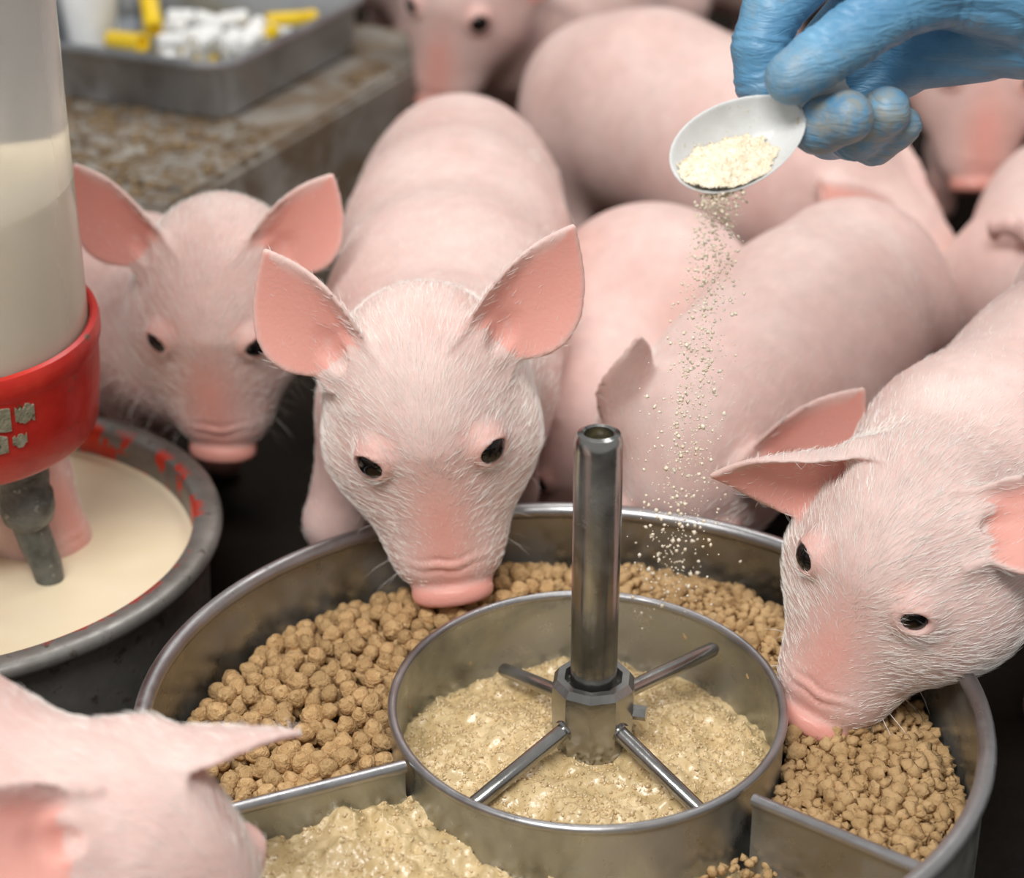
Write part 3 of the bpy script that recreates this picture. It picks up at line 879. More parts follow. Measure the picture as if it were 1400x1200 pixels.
# the 300 that show largest: those not under the piglet's chin first
order = np.argsort(((top[:, 0] > -0.06) & (top[:, 1] > 1.03)).astype(int), kind='stable')
top = top[order]
tz = feed_z(top)
for k, p in enumerate(top[:300]):
    o = bpy.data.objects.new('feed_pellet', PM[k % 12]); COL.objects.link(o)
    s = 0.0058 + 0.0018 * rng.random()
    o.location = (p[0], p[1], tz[k] + 0.002 * (rng.random() - 0.5))
    o.rotation_euler = tuple(rng.random(3) * 6.28)
    o.scale = (s, s, s)
    tag(o, 'round brown whole feed pellet lying on the left heap in the feeder', 'pellet', 'whole pellets heaped in the feeder')

def pellet_cloud(name, P, Z, S, sub=1, rough=0.72, var=16):
    protos = []
    for k in range(var):
        b = bmesh.new(); bmesh.ops.create_icosphere(b, subdivisions=sub, radius=1.0)
        v = np.array([x.co for x in b.verts]); f = np.array([[q.index for q in g.verts] for g in b.faces]); b.free()
        v = v * (1 + rough * 1.5 * fbm(v * 1.9 + k * 5.1, 3, k + 60))[:, None] * np.array([1, .7 + .35 * random.random(), .6 + .35 * random.random()])
        protos.append((v, f))
    VV, FF, off = [], [], 0
    for k, (p, z, s) in enumerate(zip(P, Z, S)):
        v, f = protos[k % var]
        R = np.array(Matrix.Rotation(rng.random() * 6.28, 3, Vector(rng.normal(size=3)).normalized()))
        VV.append((v * s) @ R.T + [p[0], p[1], z]); FF.append(f + off); off += len(v)
    return mesh_np(name, np.concatenate(VV), np.concatenate(FF))
rest = list(top[300:]); rz = list(feed_z(np.array(rest))) if rest else []
rs = [0.0054 + 0.0018 * rng.random() for _ in rest]
low = poisson(in_left, LO, HI, 0.0085); lz = feed_z(low) - 0.0075
if rest:
    PP = np.concatenate([np.array(rest), low]); ZZ = np.concatenate([rz, lz]); SS = np.concatenate([rs, np.full(len(low), 0.0064)])
else:
    PP, ZZ, SS = low, lz, np.full(len(low), 0.0064)
lo2 = poisson(in_left, LO, HI, 0.0085)
PP = np.concatenate([PP, lo2]); ZZ = np.concatenate([ZZ, feed_z(lo2) - 0.015]); SS = np.concatenate([SS, np.full(len(lo2), 0.007)])
po = link('pellet_bed', pellet_cloud('pellet_bed', PP, ZZ, SS, 2), PELLET)
tag(po, 'deeper layers of brown feed pellets under the left heap', 'pellets', kind='stuff')
# crumbled feed in the rear and right compartments
A = poisson(in_rear, LO, HI, 0.0060, 60000); B = poisson(in_rear, LO, HI, 0.0060, 60000); Cc = poisson(in_rear, LO, HI, 0.0045, 60000)
PP = np.concatenate([A, B, Cc]); ZZ = np.concatenate([feed_z(A) + 0.002 * rng.random(len(A)), feed_z(B) - 0.006, feed_z(Cc) - 0.001])
SS = np.concatenate([0.0030 + 0.0032 * rng.random(len(A)) ** 1.5, np.full(len(B), 0.0056), 0.0018 + 0.0014 * rng.random(len(Cc))])
cr = link('crumbled_feed', pellet_cloud('crumbled_feed', PP, ZZ, SS, 2), PELLET)
tag(cr, 'crumbled brown feed pieces filling the rear and right of the feeder', 'crumbled feed', kind='stuff')
def in_fr(P): return in_front(P) & (P[:, 0] > 0.085) & (trough_r(P) < 0.95) & (ring_r(P) > 1.05)
A = poisson(in_fr, LO, HI, 0.0045, 40000)
f2 = link('crumbled_feed', pellet_cloud('crumbled_feed_front', A, front_z(A) + 0.010 + 0.003 * rng.random(len(A)), 0.0022 + 0.0016 * rng.random(len(A)), 1), PELLET)
tag(f2, 'small dry feed crumbs heaped in the front compartment beside the right divider', 'crumbled feed', kind='stuff')

# ------------------------------------------------------------------ milk bowl
BC = (-0.365, 1.115, 0.0)
def make_bowl_mat():
    m, nt, bs = new_mat('galvanised_bowl')
    at = node(nt, 'ShaderNodeAttribute', attribute_name='Col')
    sep = node(nt, 'ShaderNodeSeparateColor'); nt.links.new(at.outputs['Color'], sep.inputs[0])
    n1 = noise(nt, 16, 6, 0.6); n2 = noise(nt, 90, 4)
    c = ramp(nt, n1, [(0.3, (0.15, 0.145, 0.13)), (0.7, (0.33, 0.32, 0.30))])
    c = mix(nt, ramp(nt, n2, [(0.6, 0.0), (0.7, 0.8)]), c, (0.08, 0.06, 0.045))
    fl = ramp(nt, noise(nt, 45, 3, 0.6), [(0.50, 0.0), (0.54, 1.0)])
    rm = mix(nt, 1.0, sep.outputs[0], fl, 'MULTIPLY')
    c = mix(nt, rm, c, (0.62, 0.05, 0.025))
    nt.links.new(c, bs.inputs['Base Color'])
    bs.inputs['Metallic'].default_value = 0.55
    r = ramp(nt, n2, [(0.3, 0.3), (0.7, 0.55)]); nt.links.new(r, bs.inputs['Roughness'])
    bump(nt, bs, n2, 0.3, 0.001)
    return m
prof = [(0.0, 0.016), (0.135, 0.016), (0.152, 0.028), (0.1585, 0.060), (0.1595, 0.100), (0.1605, 0.1075), (0.163, 0.1105), (0.169, 0.1118), (0.1745, 0.1118),
        (0.1780, 0.1100), (0.1793, 0.1060), (0.1780, 0.1020), (0.1745, 0.1000), (0.1700, 0.0990), (0.1690, 0.092), (0.1650, 0.0), (0.0, 0.0)]
me = mesh_bm('milk_bowl', lathe(prof, 128), True, 60)
co = np.array([v.co for v in me.vertices]); r_ = np.hypot(co[:, 0], co[:, 1])
C_ = np.zeros((len(co), 3), np.float32)
C_[:, 0] = ((r_ > 0.1590) & (r_ < 0.1650) & (co[:, 2] > 0.095)) * 1.0
color_attr(me, C_)
bo = link('milk_bowl', me, make_bowl_mat(), loc=BC)
tag(bo, 'round grey metal bowl of milk with red paint flecks round its rim', 'bowl')
def milk_z(P): return 0.0885 + 0.0008 * n3(P, 40, 71) + 0.0015 * np.clip((np.hypot(P[:, 0] - BC[0], P[:, 1] - BC[1]) - 0.156) / 0.004, 0, 1)
rr0 = np.concatenate([np.linspace(0.0, 0.15, 40)[1:], np.linspace(0.152, 0.1604, 8)]); th0 = np.linspace(0, 2 * np.pi, 128, endpoint=False)
PM_ = np.stack([(rr0[:, None] * np.cos(th0)).ravel() + BC[0], (rr0[:, None] * np.sin(th0)).ravel() + BC[1]], 1)
Vm = np.concatenate([np.column_stack([PM_, milk_z(PM_)])])
i0 = np.arange(len(rr0) - 1)[:, None] * 128; j0 = np.arange(128)[None]; j1 = (j0 + 1) % 128
Qm = np.stack([i0 + j0, i0 + 128 + j0, i0 + 128 + j1, i0 + j1], -1).reshape(-1, 4)
Vm = np.vstack([Vm, [BC[0], BC[1], milk_z(np.array([[BC[0], BC[1]]]))[0]]])
Tm = np.stack([np.full(128, len(Vm) - 1), j0[0], j1[0], j1[0]], 1)
bm = bmesh.new(); bvs = [bm.verts.new(v) for v in Vm]
for q in Qm: bm.faces.new([bvs[i] for i in q])
for t in Tm: bm.faces.new([bvs[i] for i in t[:3]])
mk_ = link('milk', mesh_bm('milk', bm), MILK)
tag(mk_, 'cream coloured milk lying in the round metal bowl', 'milk', kind='stuff')

# ------------------------------------------------------------------ milk dispenser over the bowl
disp = empty('milk_dispenser', (-0.338, 1.113, 0.190))
disp.rotation_euler = (math.radians(5), math.radians(1.5), 0)
tag(disp, 'upturned translucent milk jar with red plastic collar standing over the bowl', 'dispenser')
def make_jar_mat():
    m, nt, bs = new_mat('cloudy_plastic')
    c = ramp(nt, noise(nt, 12, 4), [(0.3, (0.84, 0.82, 0.79)), (0.7, (0.92, 0.91, 0.89))])
    nt.links.new(c, bs.inputs['Base Color'])
    bs.inputs['Roughness'].default_value = 0.2
    bs.inputs['Transmission Weight'].default_value = 0.72
    bs.inputs['IOR'].default_value = 1.25
    return m
JR = 0.0805
link('jar', mesh_bm('jar', lathe([(0.045, 0.012), (JR - 0.004, 0.020), (JR, 0.030), (JR, 0.10), (JR - 0.001, 0.20), (JR - 0.001, 0.36), (JR - 0.004, 0.372), (0.03, 0.380), (0, 0.380)], 96), True, 50), make_jar_mat(), disp)
link('milk_fill', mesh_bm('milk_fill', lathe([(0, 0.030), (JR - 0.003, 0.034), (JR - 0.0022, 0.10), (JR - 0.0028, 0.158), (JR - 0.004, 0.161), (0, 0.161)], 72), True, 50), MILK, disp)
collar = link('collar', mesh_bm('collar', lathe([(0.076, -0.001), (0.0795, -0.002), (0.0815, 0.001), (0.0845, 0.030), (0.0855, 0.052), (0.0862, 0.0555), (0.0875, 0.059), (0.0875, 0.0665), (0.0862, 0.0705), (0.0835, 0.0715), (0.0815, 0.070), (0.0812, 0.030), (0.076, 0.006)], 112, close=True), True, 45), RED, disp)
link('collar_base', mesh_bm('collar_base', lathe([(0, 0.010), (0.077, 0.008), (0.0775, 0.004), (0, 0.004)], 64), True, 40), RED, disp)
def patch(a0, a1, z0, z1, seed):
    n = 10; bm = bmesh.new(); rows = []
    for k, z in enumerate((z0, z1)):
        row = []
        for i in range(n + 1):
            a = math.radians(a0 + (a1 - a0) * i / n)
            zz = z + (random.random() - 0.5) * 0.0035
            rr = 0.0818 + 0.0036 * min(1, max(0, (zz - 0.001) / 0.05)) + 0.0014
            row.append((bm.verts.new((rr * math.cos(a), rr * math.sin(a), zz)), bm.verts.new(((rr - 0.003) * math.cos(a), (rr - 0.003) * math.sin(a), zz))))
        rows.append(row)
    for i in range(n):
        A, B, C2, D = rows[0][i], rows[0][i + 1], rows[1][i + 1], rows[1][i]
        bm.faces.new((A[0], B[0], C2[0], D[0])); bm.faces.new((D[0], C2[0], C2[1], D[1])); bm.faces.new((A[0], A[1], B[1], B[0]))
    for i in (0, n):
        A, D = rows[0][i], rows[1][i]; bm.faces.new((A[0], D[0], D[1], A[1]))
    link('residue_patch', mesh_bm('residue_patch', bm, True, 40), PATCH, collar)
for q in ((-80, -56, 0.038, 0.053, 1), (-54, -46, 0.040, 0.050, 2), (-84, -58, 0.021, 0.033, 3), (-56, -50, 0.024, 0.031, 4)):
    patch(*q)
NZ = make_speckled('slimy_grey_nozzle', (0.05, 0.055, 0.05), (0.17, 0.175, 0.16), 50, 0.3, (0.25, 0.25, 0.22), 160, 0.6)
def nozzle(x, y, bx):
    t = bmesh.new()
    prof = [(0.0, 0.012), (0.0150, 0.010), (0.0158, -0.020), (0.0150, -0.030), (0.0168, -0.034), (0.0172, -0.044), (0.0155, -0.052), (0.0112, -0.056), (0.0100, -0.062)]
    o = link('nozzle', mesh_bm('nozzle', lathe(prof, 40), True, 50), NZ, disp, (x, y, 0))
    p = tube_bm([(0, 0, -0.055), (bx * 0.3, 0, -0.070), (bx * 0.8, -0.001, -0.088), (bx, -0.002, -0.104)], [0.0112, 0.0108, 0.0098, 0.0085], 20)
    link('outlet_pipe', mesh_bm('outlet_pipe', p, True, 50), NZ, o)
nozzle(0.040, -0.030, 0.010)
nozzle(-0.045, -0.030, -0.008)

# ------------------------------------------------------------------ metal tray with vials on the ledge
TRAY = make_steel('tray_aluminium', (0.52, 0.545, 0.58), (0.3, 0.5), (0.16, 0.14, 0.12), 0.35)
ang = math.atan2(LE[1], LE[0])
tl_, tw_, th_ = 0.275, 0.30, 0.056
tc = ledge_pt(0.245 + tl_ / 2, 0.066 + tw_ / 2, 0.1712)
def rr_ring(bm, l, w, r, z, n=8):
    out = []
    for cx, cy, a0 in ((l / 2 - r, w / 2 - r, 0), (-l / 2 + r, w / 2 - r, 90), (-l / 2 + r, -w / 2 + r, 180), (l / 2 - r, -w / 2 + r, 270)):
        for k in range(n + 1):
            a = math.radians(a0 + 90 * k / n); out.append(bm.verts.new((cx + r * math.cos(a), cy + r * math.sin(a), z)))
    return out
tray = empty('metal_tray', tc, ang)
tag(tray, 'rectangular aluminium tray of small vials standing on the concrete ledge', 'tray')
bm = bmesh.new()
rings = [rr_ring(bm, tl_ - 0.014 + 2 * o, tw_ - 0.014 + 2 * o, 0.022 + o, z) for o, z in ((-0.004, 0.0), (0, 0.003), (0.004, th_ - 0.004), (0.007, th_ - 0.001), (0.0115, th_), (0.0125, th_ - 0.003), (0.0118, th_ - 0.0055))]
inner = [rr_ring(bm, tl_ - 0.014 + 2 * o, tw_ - 0.014 + 2 * o, 0.022 + o, z) for o, z in ((0.0055, th_ + 0.0008), (0.0025, th_ - 0.002), (-0.0015, 0.004), (-0.005, 0.0022))]
def bridge(a, b):
    for i in range(len(a)): bm.faces.new((a[i], a[(i + 1) % len(a)], b[(i + 1) % len(a)], b[i]))
for a, b in zip(rings[:-1], rings[1:]): bridge(a, b)
for a, b in zip(inner[:-1], inner[1:]): bridge(a, b)
bridge(rings[4], inner[0])
bm.faces.new(rings[0]); bm.faces.new(inner[-1])
link('pan', mesh_bm('pan', bm, True, 45), TRAY, tray)

WHITE = make_speckled('white_plastic', (0.80, 0.80, 0.78), (0.90, 0.90, 0.88), 40, 0.35, None, 60, 0.05)
YELLOW = make_speckled('yellow_plastic', (0.78, 0.50, 0.010), (0.86, 0.62, 0.02), 40, 0.35, None, 60, 0.05)
GREYP = make_speckled('pale_grey_plastic', (0.55, 0.57, 0.58), (0.70, 0.72, 0.73), 40, 0.4, None, 60, 0.05)
def vial_meshes(body, cap):
    b1 = mesh_bm('vial_body', lathe([(0, -0.011), (0.0062, -0.011), (0.0072, -0.009), (0.0072, 0.006), (0.0060, 0.008), (0.0050, 0.0085), (0, 0.0085)], 20), True, 40); b1.materials.append(body)
    b2 = mesh_bm('vial_cap', lathe([(0, 0.0070), (0.0070, 0.0070), (0.0074, 0.0085), (0.0074, 0.0140), (0.0060, 0.0158), (0, 0.0162)], 20), True, 40); b2.materials.append(cap)
    return b1, b2
kinds = [('white capped', vial_meshes(WHITE, WHITE), 'small white plastic vial with white cap in the metal tray', 'white capped vials heaped in the tray'),
         ('yellow capped', vial_meshes(WHITE, YELLOW), 'small white plastic vial with bright yellow cap in the metal tray', 'yellow capped vials heaped in the tray')]
Rz = Matrix.Rotation(ang, 3, 'Z')
placed = []
k = 0
for t in range(4000):
    if len(placed) >= 46: break
    lx = -0.08 + 0.200 * rng.random(); ly = -0.122 + 0.135 * rng.random()
    if ((lx - 0.030) / 0.092) ** 2 + ((ly + 0.055) / 0.068) ** 2 > 1: continue
    lev = 0
    near = [q for q in placed if (q[0] - lx) ** 2 + (q[1] - ly) ** 2 < 0.0185 ** 2]
    z = 0.0105
    if near:
        z = max(q[2] for q in near) + 0.0145
        if z > 0.040: continue
        if len(near) < 2: continue
    placed.append((lx, ly, z))
    nm, (b1, b2), lab, grp = kinds[0 if rng.random() < 0.62 else 1]
    w = Rz @ Vector((lx, ly, z)); 
    o = bpy.data.objects.new('vial', b1); COL.objects.link(o)
    o.location = Vector(tc) + w
    o.rotation_euler = (math.radians(90 if z < 0.02 else 60 + 60 * rng.random()), 0, rng.random() * 6.28)
    tag(o, lab, 'vial', grp)
    c = bpy.data.objects.new('cap', b2); COL.objects.link(c); c.parent = o
def tray_tube(l0, l1, r, mat, name, label):
    a = Vector(tc) + Rz @ Vector(l0); b = Vector(tc) + Rz @ Vector(l1)
    d = b - a
    q = d.to_track_quat('Z', 'Y')
    L = d.length
    o = link(name, mesh_bm(name, lathe([(0, 0), (r * 0.8, 0), (r, 0.002), (r, L - 0.012), (r * 0.9, L - 0.010), (r * 1.08, L - 0.009), (r * 1.08, L - 0.001), (r * 0.9, L), (r * 0.72, L), (r * 0.72, L - 0.006), (0, L - 0.006)], 24), True, 40), mat, None, a)
    o.rotation_euler = q.to_euler()
    tag(o, label, 'tube')
tray_tube((0.016, 0.080, 0.014), (-0.012, 0.022, 0.024), 0.0085, YELLOW, 'plastic_tube', 'bright yellow plastic tube lying in front of the white vials in the tray')
tray_tube((0.118, 0.105, 0.062), (0.050, 0.050, 0.018), 0.0095, YELLOW, 'plastic_tube', 'long yellow plastic tube leaning up out of the tray beside the cup')
tray_tube((0.070, -0.070, 0.036), (0.108, -0.105, 0.034), 0.0072, YELLOW, 'plastic_tube', 'short yellow plastic tube lying near the long side of the tray')
cup = link('plastic_cup', mesh_bm('plastic_cup', lathe([(0, 0), (0.022, 0), (0.024, 0.002), (0.030, 0.062), (0.032, 0.063), (0.032, 0.065), (0.028, 0.065), (0.0225, 0.004), (0, 0.004)], 48), True, 40), WHITE, None, Vector(tc) + Rz @ Vector((0.030, 0.112, 0.0030)))
tag(cup, 'white plastic cup standing in the metal tray beside the yellow tube', 'cup')

# ------------------------------------------------------------------ gloved hand (joint positions in metres, radius)
HAND = {
    'thumb': [((0.1393, 0.9726, 0.4491), 0.0138), ((0.1538, 0.9791, 0.4576), 0.0149), ((0.1701, 0.988, 0.4662), 0.0157), ((0.1895, 0.9996, 0.4757), 0.0169), ((0.2178, 1.0175, 0.4845), 0.0216), ((0.2524, 1.0274, 0.4774), 0.0271)],
    'index': [((0.1357, 1.0134, 0.4234), 0.013), ((0.1301, 1.0166, 0.4342), 0.0141), ((0.1288, 1.021, 0.4516), 0.0148), ((0.1349, 1.0289, 0.4671), 0.0155), ((0.1604, 1.0482, 0.4874), 0.016), ((0.1908, 1.0626, 0.4936), 0.0173)],
    'middle': [((0.1682, 0.9733, 0.4285), 0.0136), ((0.1564, 0.9847, 0.4201), 0.0141), ((0.1517, 1.0099, 0.4166), 0.0145), ((0.152, 1.0419, 0.4265), 0.0148), ((0.1974, 1.067, 0.4692), 0.018)],
    'ring': [((0.191, 0.9901, 0.4261), 0.0127), ((0.1786, 1.0032, 0.4101), 0.0137), ((0.1693, 1.0276, 0.4028), 0.014), ((0.1625, 1.0576, 0.4177), 0.0143), ((0.2071, 1.067, 0.4473), 0.0174)],
    'little': [((0.2012, 1.0001, 0.4151), 0.011), ((0.1904, 1.0134, 0.4015), 0.0115), ((0.1807, 1.0363, 0.3979), 0.0118), ((0.1792, 1.057, 0.4055), 0.0119), ((0.217, 1.059, 0.4315), 0.0158)],
    'm_index': [((0.1908, 1.0626, 0.4936), 0.0173), ((0.2801, 1.048, 0.476), 0.0288)],
    'm_middle': [((0.1974, 1.067, 0.4692), 0.018), ((0.2801, 1.0445, 0.4691), 0.0288)],
    'm_ring': [((0.2071, 1.067, 0.4473), 0.0174), ((0.2801, 1.0419, 0.464), 0.0269)],
    'm_little': [((0.216, 1.0541, 0.4329), 0.0165), ((0.2801, 1.0396, 0.4596), 0.0253)],
    'forearm': [((0.2801, 1.0436, 0.4674), 0.0307), ((0.3558, 1.0351, 0.5057), 0.0356), ((0.4989, 1.0156, 0.5775), 0.0428)],
}
def make_glove_mat():
    m, nt, bs = new_mat('blue_nitrile_glove')
    at = node(nt, 'ShaderNodeAttribute', attribute_name='Col')
    sep = node(nt, 'ShaderNodeSeparateColor'); nt.links.new(at.outputs['Color'], sep.inputs[0])
    n1 = noise(nt, 28, 5, 0.6); n2 = noise(nt, 110, 5, 0.65)
    c = ramp(nt, n1, [(0.3, (0.085, 0.25, 0.43)), (0.7, (0.18, 0.40, 0.59))])
    d = mix(nt, 1.0, sep.outputs[0], ramp(nt, n2, [(0.36, 0.0), (0.62, 1.0)]), 'MULTIPLY')
    c = mix(nt, d, c, (0.30, 0.32, 0.30))
    d2 = ramp(nt, noise(nt, 60, 6, 0.7), [(0.56, 0.0), (0.72, 0.55)])
    c = mix(nt, d2, c, (0.27, 0.33, 0.36))
    nt.links.new(c, bs.inputs['Base Color']); bs.inputs['Roughness'].default_value = 0.42
    tc_ = nt.nodes.get('TC')
    mp = node(nt, 'ShaderNodeMapping', ins={'Scale': (60, 60, 240), 'Rotation': (0.3, 0.9, 0.2)}); nt.links.new(tc_.outputs['Object'], mp.inputs[0])
    w = node(nt, 'ShaderNodeTexNoise', ins={'Scale': 1.0, 'Detail': 3.0, 'Distortion': 1.2}); nt.links.new(mp.outputs[0], w.inputs['Vector'])
    bump(nt, bs, w.outputs['Fac'], 0.55, 0.0022)
    return m
def hand_sdf(p):
    d = None
    for k in ('m_index', 'm_middle', 'm_ring', 'm_little', 'forearm'):
        c = HAND[k]
        for (a, ra), (b, rb) in zip(c[:-1], c[1:]):
            e = s_cone(p, a, b, ra, rb); d = e if d is None else smin(d, e, 0.016)
    for k in ('little', 'ring', 'middle', 'index', 'thumb'):
        c = HAND[k]; f = None
        for (a, ra), (b, rb) in zip(c[:-1], c[1:]):
            e = s_cone(p, a, b, ra, rb); f = e if f is None else smin(f, e, 0.004)
        # skin folds of the glove across each finger joint
        for i in range(1, len(c) - 1):
            a = np.array(c[i - 1][0]); b = np.array(c[i][0]); n = norm(np.array(c[i + 1][0]) - a)
            t = (p - b.astype(np.float32)) @ n.astype(np.float32)
            f = f + 0.0008 * np.exp(-(t / 0.0016) ** 2) + 0.0006 * np.exp(-((t - 0.0052) / 0.0013) ** 2)
        d = smin(d, f, 0.0035 if k != 'thumb' else 0.005)
    # long folds across the palm
    s = p @ np.array([0.30, 0.1, 0.95], np.float32) + 0.004 * np.sin(p[:, 0] * 70)
    w = np.clip((p[:, 0] - 0.19) / 0.03, 0, 1) * np.clip((0.36 - p[:, 0]) / 0.05, 0, 1)
    d = d + 0.0011 * w * np.abs(np.sin(s * 190)) ** 6
    return d
allp = np.array([q[0] for c in HAND.values() for q in c]); allr = max(q[1] for c in HAND.values() for q in c)
V, Q = polygonise(hand_sdf, allp.min(0) - allr - 0.004, allp.max(0) + allr + 0.004, 0.0016)
hb = np.array(HAND['forearm'][0][0], np.float32)
me = mesh_np('gloved_hand', V - hb, Q)
Cg = np.zeros((len(V), 3), np.float32)
for k in ('thumb', 'index', 'middle', 'ring', 'little'):
    t = np.array(HAND[k][0][0]); r0 = {'thumb': 0.010, 'index': 0.010}.get(k, 0.020)
    Cg[:, 0] = np.maximum(Cg[:, 0], np.clip((r0 + 0.012 - np.linalg.norm(V - t, axis=1)) / 0.012, 0, 1) * (0.6 if k in ('thumb', 'index') else 1.0))
color_attr(me, Cg)
ho = link('gloved_hand', me, make_glove_mat(), loc=tuple(float(x) for x in hb))
tag(ho, 'hand in a dirty blue rubber glove pinching a white spoon', 'hand')

# ------------------------------------------------------------------ spoon with powder
SP_WHITE = make_speckled('spoon_plastic', (0.62, 0.63, 0.62), (0.74, 0.75, 0.74), 60, 0.3, (0.60, 0.52, 0.40), 260, 0.1)
SC = np.array([0.1135, 0.9650, 0.4180])
sa = norm([-0.0685, -0.0295, -0.0270]); sb = np.array([0.10, -0.72, -0.66]); sb = norm(sb - sa * (sb @ sa)); sn = np.cross(sb, sa)
if sn[2] < 0: sn = -sn
SR = np.stack([sa, sb, sn], 1)
AL, BW, DP = 0.0365, 0.0225, 0.0140
def bowl_half(t):      # half width along the axis, t in -1 (stem) .. 1 (tip)
    return BW * np.sqrt(np.clip(1 - t * t, 0, 1)) * (1 + 0.10 * t)
def spoon_mesh():
    nu, nv = 40, 24; bm = bmesh.new()
    def pt(i, j, inn):
        ph = 2 * math.pi * i / nu; rr = j / nv
        t = math.cos(ph); w = math.sin(ph)
        x = AL * t * rr; y = BW * w * rr * (1 + 0.10 * t * rr)
        z = -DP * (1 - rr ** 2.4)
        if not inn: z -= 0.0012 * (1 - 0.2 * rr); x *= 1.02; y *= 1.03
        return (x, y, z)
    lay = []
    for inn in (True, False):
        rings = [[bm.verts.new(pt(0, 0, inn))]] + [[bm.verts.new(pt(i, j, inn)) for i in range(nu)] for j in range(1, nv + 1)]
        for i in range(nu): bm.faces.new((rings[0][0], rings[1][i], rings[1][(i + 1) % nu]))
        for a, b in zip(rings[1:-1], rings[2:]):
            for i in range(nu): bm.faces.new((a[i], a[(i + 1) % nu], b[(i + 1) % nu], b[i]))
        lay.append(rings[-1])
    rim = [bm.verts.new((v.co.x * 1.035, v.co.y * 1.045, 0.0006)) for v in lay[0]]
    for i in range(nu):
        j = (i + 1) % nu
        bm.faces.new((lay[0][i], lay[0][j], rim[j], rim[i])); bm.faces.new((rim[i], rim[j], lay[1][j], lay[1][i]))
    return mesh_bm('spoon_bowl', bm)
spoon = empty('plastic_spoon', SC)
spoon.rotation_euler = Matrix(SR.tolist()).to_euler()
tag(spoon, 'white plastic spoon of cream powder held by the blue glove', 'spoon')
link('spoon_bowl', spoon_mesh(), SP_WHITE, spoon)
bm = bmesh.new()
hp_ = [(-0.0345, 0.0070, -0.0012, -0.0016), (-0.040, 0.0058, -0.0006, -0.001), (-0.048, 0.0046, 0.0000, 0.0), (-0.058, 0.0042, -0.0005, 0.001), (-0.066, 0.003, -0.001, 0.001)]
rows = []
for x, hw, z, _ in hp_:
    rows.append([bm.verts.new((x, -hw, z + 0.0022)), bm.verts.new((x, -hw * 0.6, z - 0.0006)), bm.verts.new((x, hw * 0.6, z - 0.0006)), bm.verts.new((x, hw, z + 0.0022)), bm.verts.new((x, hw * 0.9, z - 0.0022)), bm.verts.new((x, -hw * 0.9, z - 0.0022))])
for a, b in zip(rows[:-1], rows[1:]):
    for i in range(6): bm.faces.new((a[i], a[(i + 1) % 6], b[(i + 1) % 6], b[i]))
bm.faces.new(rows[0]); bm.faces.new(rows[-1][::-1])
link('handle', mesh_bm('handle', bm, True, 50), SP_WHITE, spoon)

# powder heap in the spoon: level surface lying towards tip and lower edge
def heap():
    st = 0.0009
    xs = np.arange(-AL, AL + st, st); ys = np.arange(-BW * 1.15, BW * 1.15, st)
    X, Y = np.meshgrid(xs, ys, indexing='ij'); P = np.stack([X.ravel(), Y.ravel()], 1)
    wid = BW * (1 + 0.10 * P[:, 0] / AL)
    rr = np.sqrt((P[:, 0] / AL) ** 2 + (P[:, 1] / wid) ** 2)
    bz = -DP * (1 - np.clip(rr, 0, 1) ** 2.4)
    ph = np.linspace(0, 2 * np.pi, 90); rim = np.stack([AL * np.cos(ph), BW * np.sin(ph) * (1 + 0.10 * np.cos(ph)), 0 * ph], 1)
    k = 0.46
    low = (k * (SR[2, 0] * rim[:, 0] + SR[2, 1] * rim[:, 1]) / SR[2, 2]).min()
    top = low + 0.0032 - k * (SR[2, 0] * P[:, 0] + SR[2, 1] * P[:, 1]) / SR[2, 2] + 0.0042 * np.exp(-(((P[:, 0] - 0.010) / 0.015) ** 2 + ((P[:, 1] - 0.006) / 0.011) ** 2)) + 0.0024 * n3(P, 190, 81) + 0.0018 * n3(P, 520, 82)
    m = ((top > bz + 0.0002) & (rr < 1.0)).reshape(X.shape)
    idx = np.full(X.shape, -1); idx[m] = np.arange(m.sum())
    q = np.stack([idx[:-1, :-1], idx[1:, :-1], idx[1:, 1:], idx[:-1, 1:]], -1).reshape(-1, 4); q = q[(q >= 0).all(1)]
    Vt = np.stack([X[m], Y[m], top.reshape(X.shape)[m]], 1)
    return Vt, q, P, top, bz, rr
Vt, q, P_, top_, bz_, rr_ = heap()
hw_ = Vt @ SR.T + SC
me = mesh_np('powder_heap', hw_ - SC, q)
po_ = link('powder_heap', me, POWDER, None, tuple(SC))
tag(po_, 'heap of cream milk powder lying in the white spoon', 'powder', kind='stuff')

def grain_cloud(name, P, S):
    t = np.array([[1, 0, 0], [-1, 0, 0], [0, 1, 0], [0, -1, 0], [0, 0, 1], [0, 0, -1.0]])
    f = np.array([[0, 2, 4], [2, 1, 4], [1, 3, 4], [3, 0, 4], [2, 0, 5], [1, 2, 5], [3, 1, 5], [0, 3, 5]])
    n = len(P)
    R = rng.normal(size=(n, 3, 3)); R, _ = np.linalg.qr(R)
    V = np.einsum('nij,kj->nki', R, t) * (np.asarray(S)[:, None] * (0.6 + 0.8 * rng.random((n, 6))))[:, :, None] + np.asarray(P)[:, None, :]
    F = (f[None] + (np.arange(n) * 6)[:, None, None]).reshape(-1, 3)
    return mesh_np(name, V.reshape(-1, 3), F, False)
sel = rng.choice(len(Vt), 1500)
gp = Vt[sel] + np.stack([np.zeros(1500), np.zeros(1500), 0.0004 * rng.random(1500)], 1)
g1 = grain_cloud('powder_grains', gp @ SR.T, 0.00028 + 0.0003 * rng.random(1500))
go = link('powder_grains', g1, POWDER, None, tuple(SC)); tag(go, 'loose cream powder grains on the heap in the white spoon', 'powder', kind='stuff')
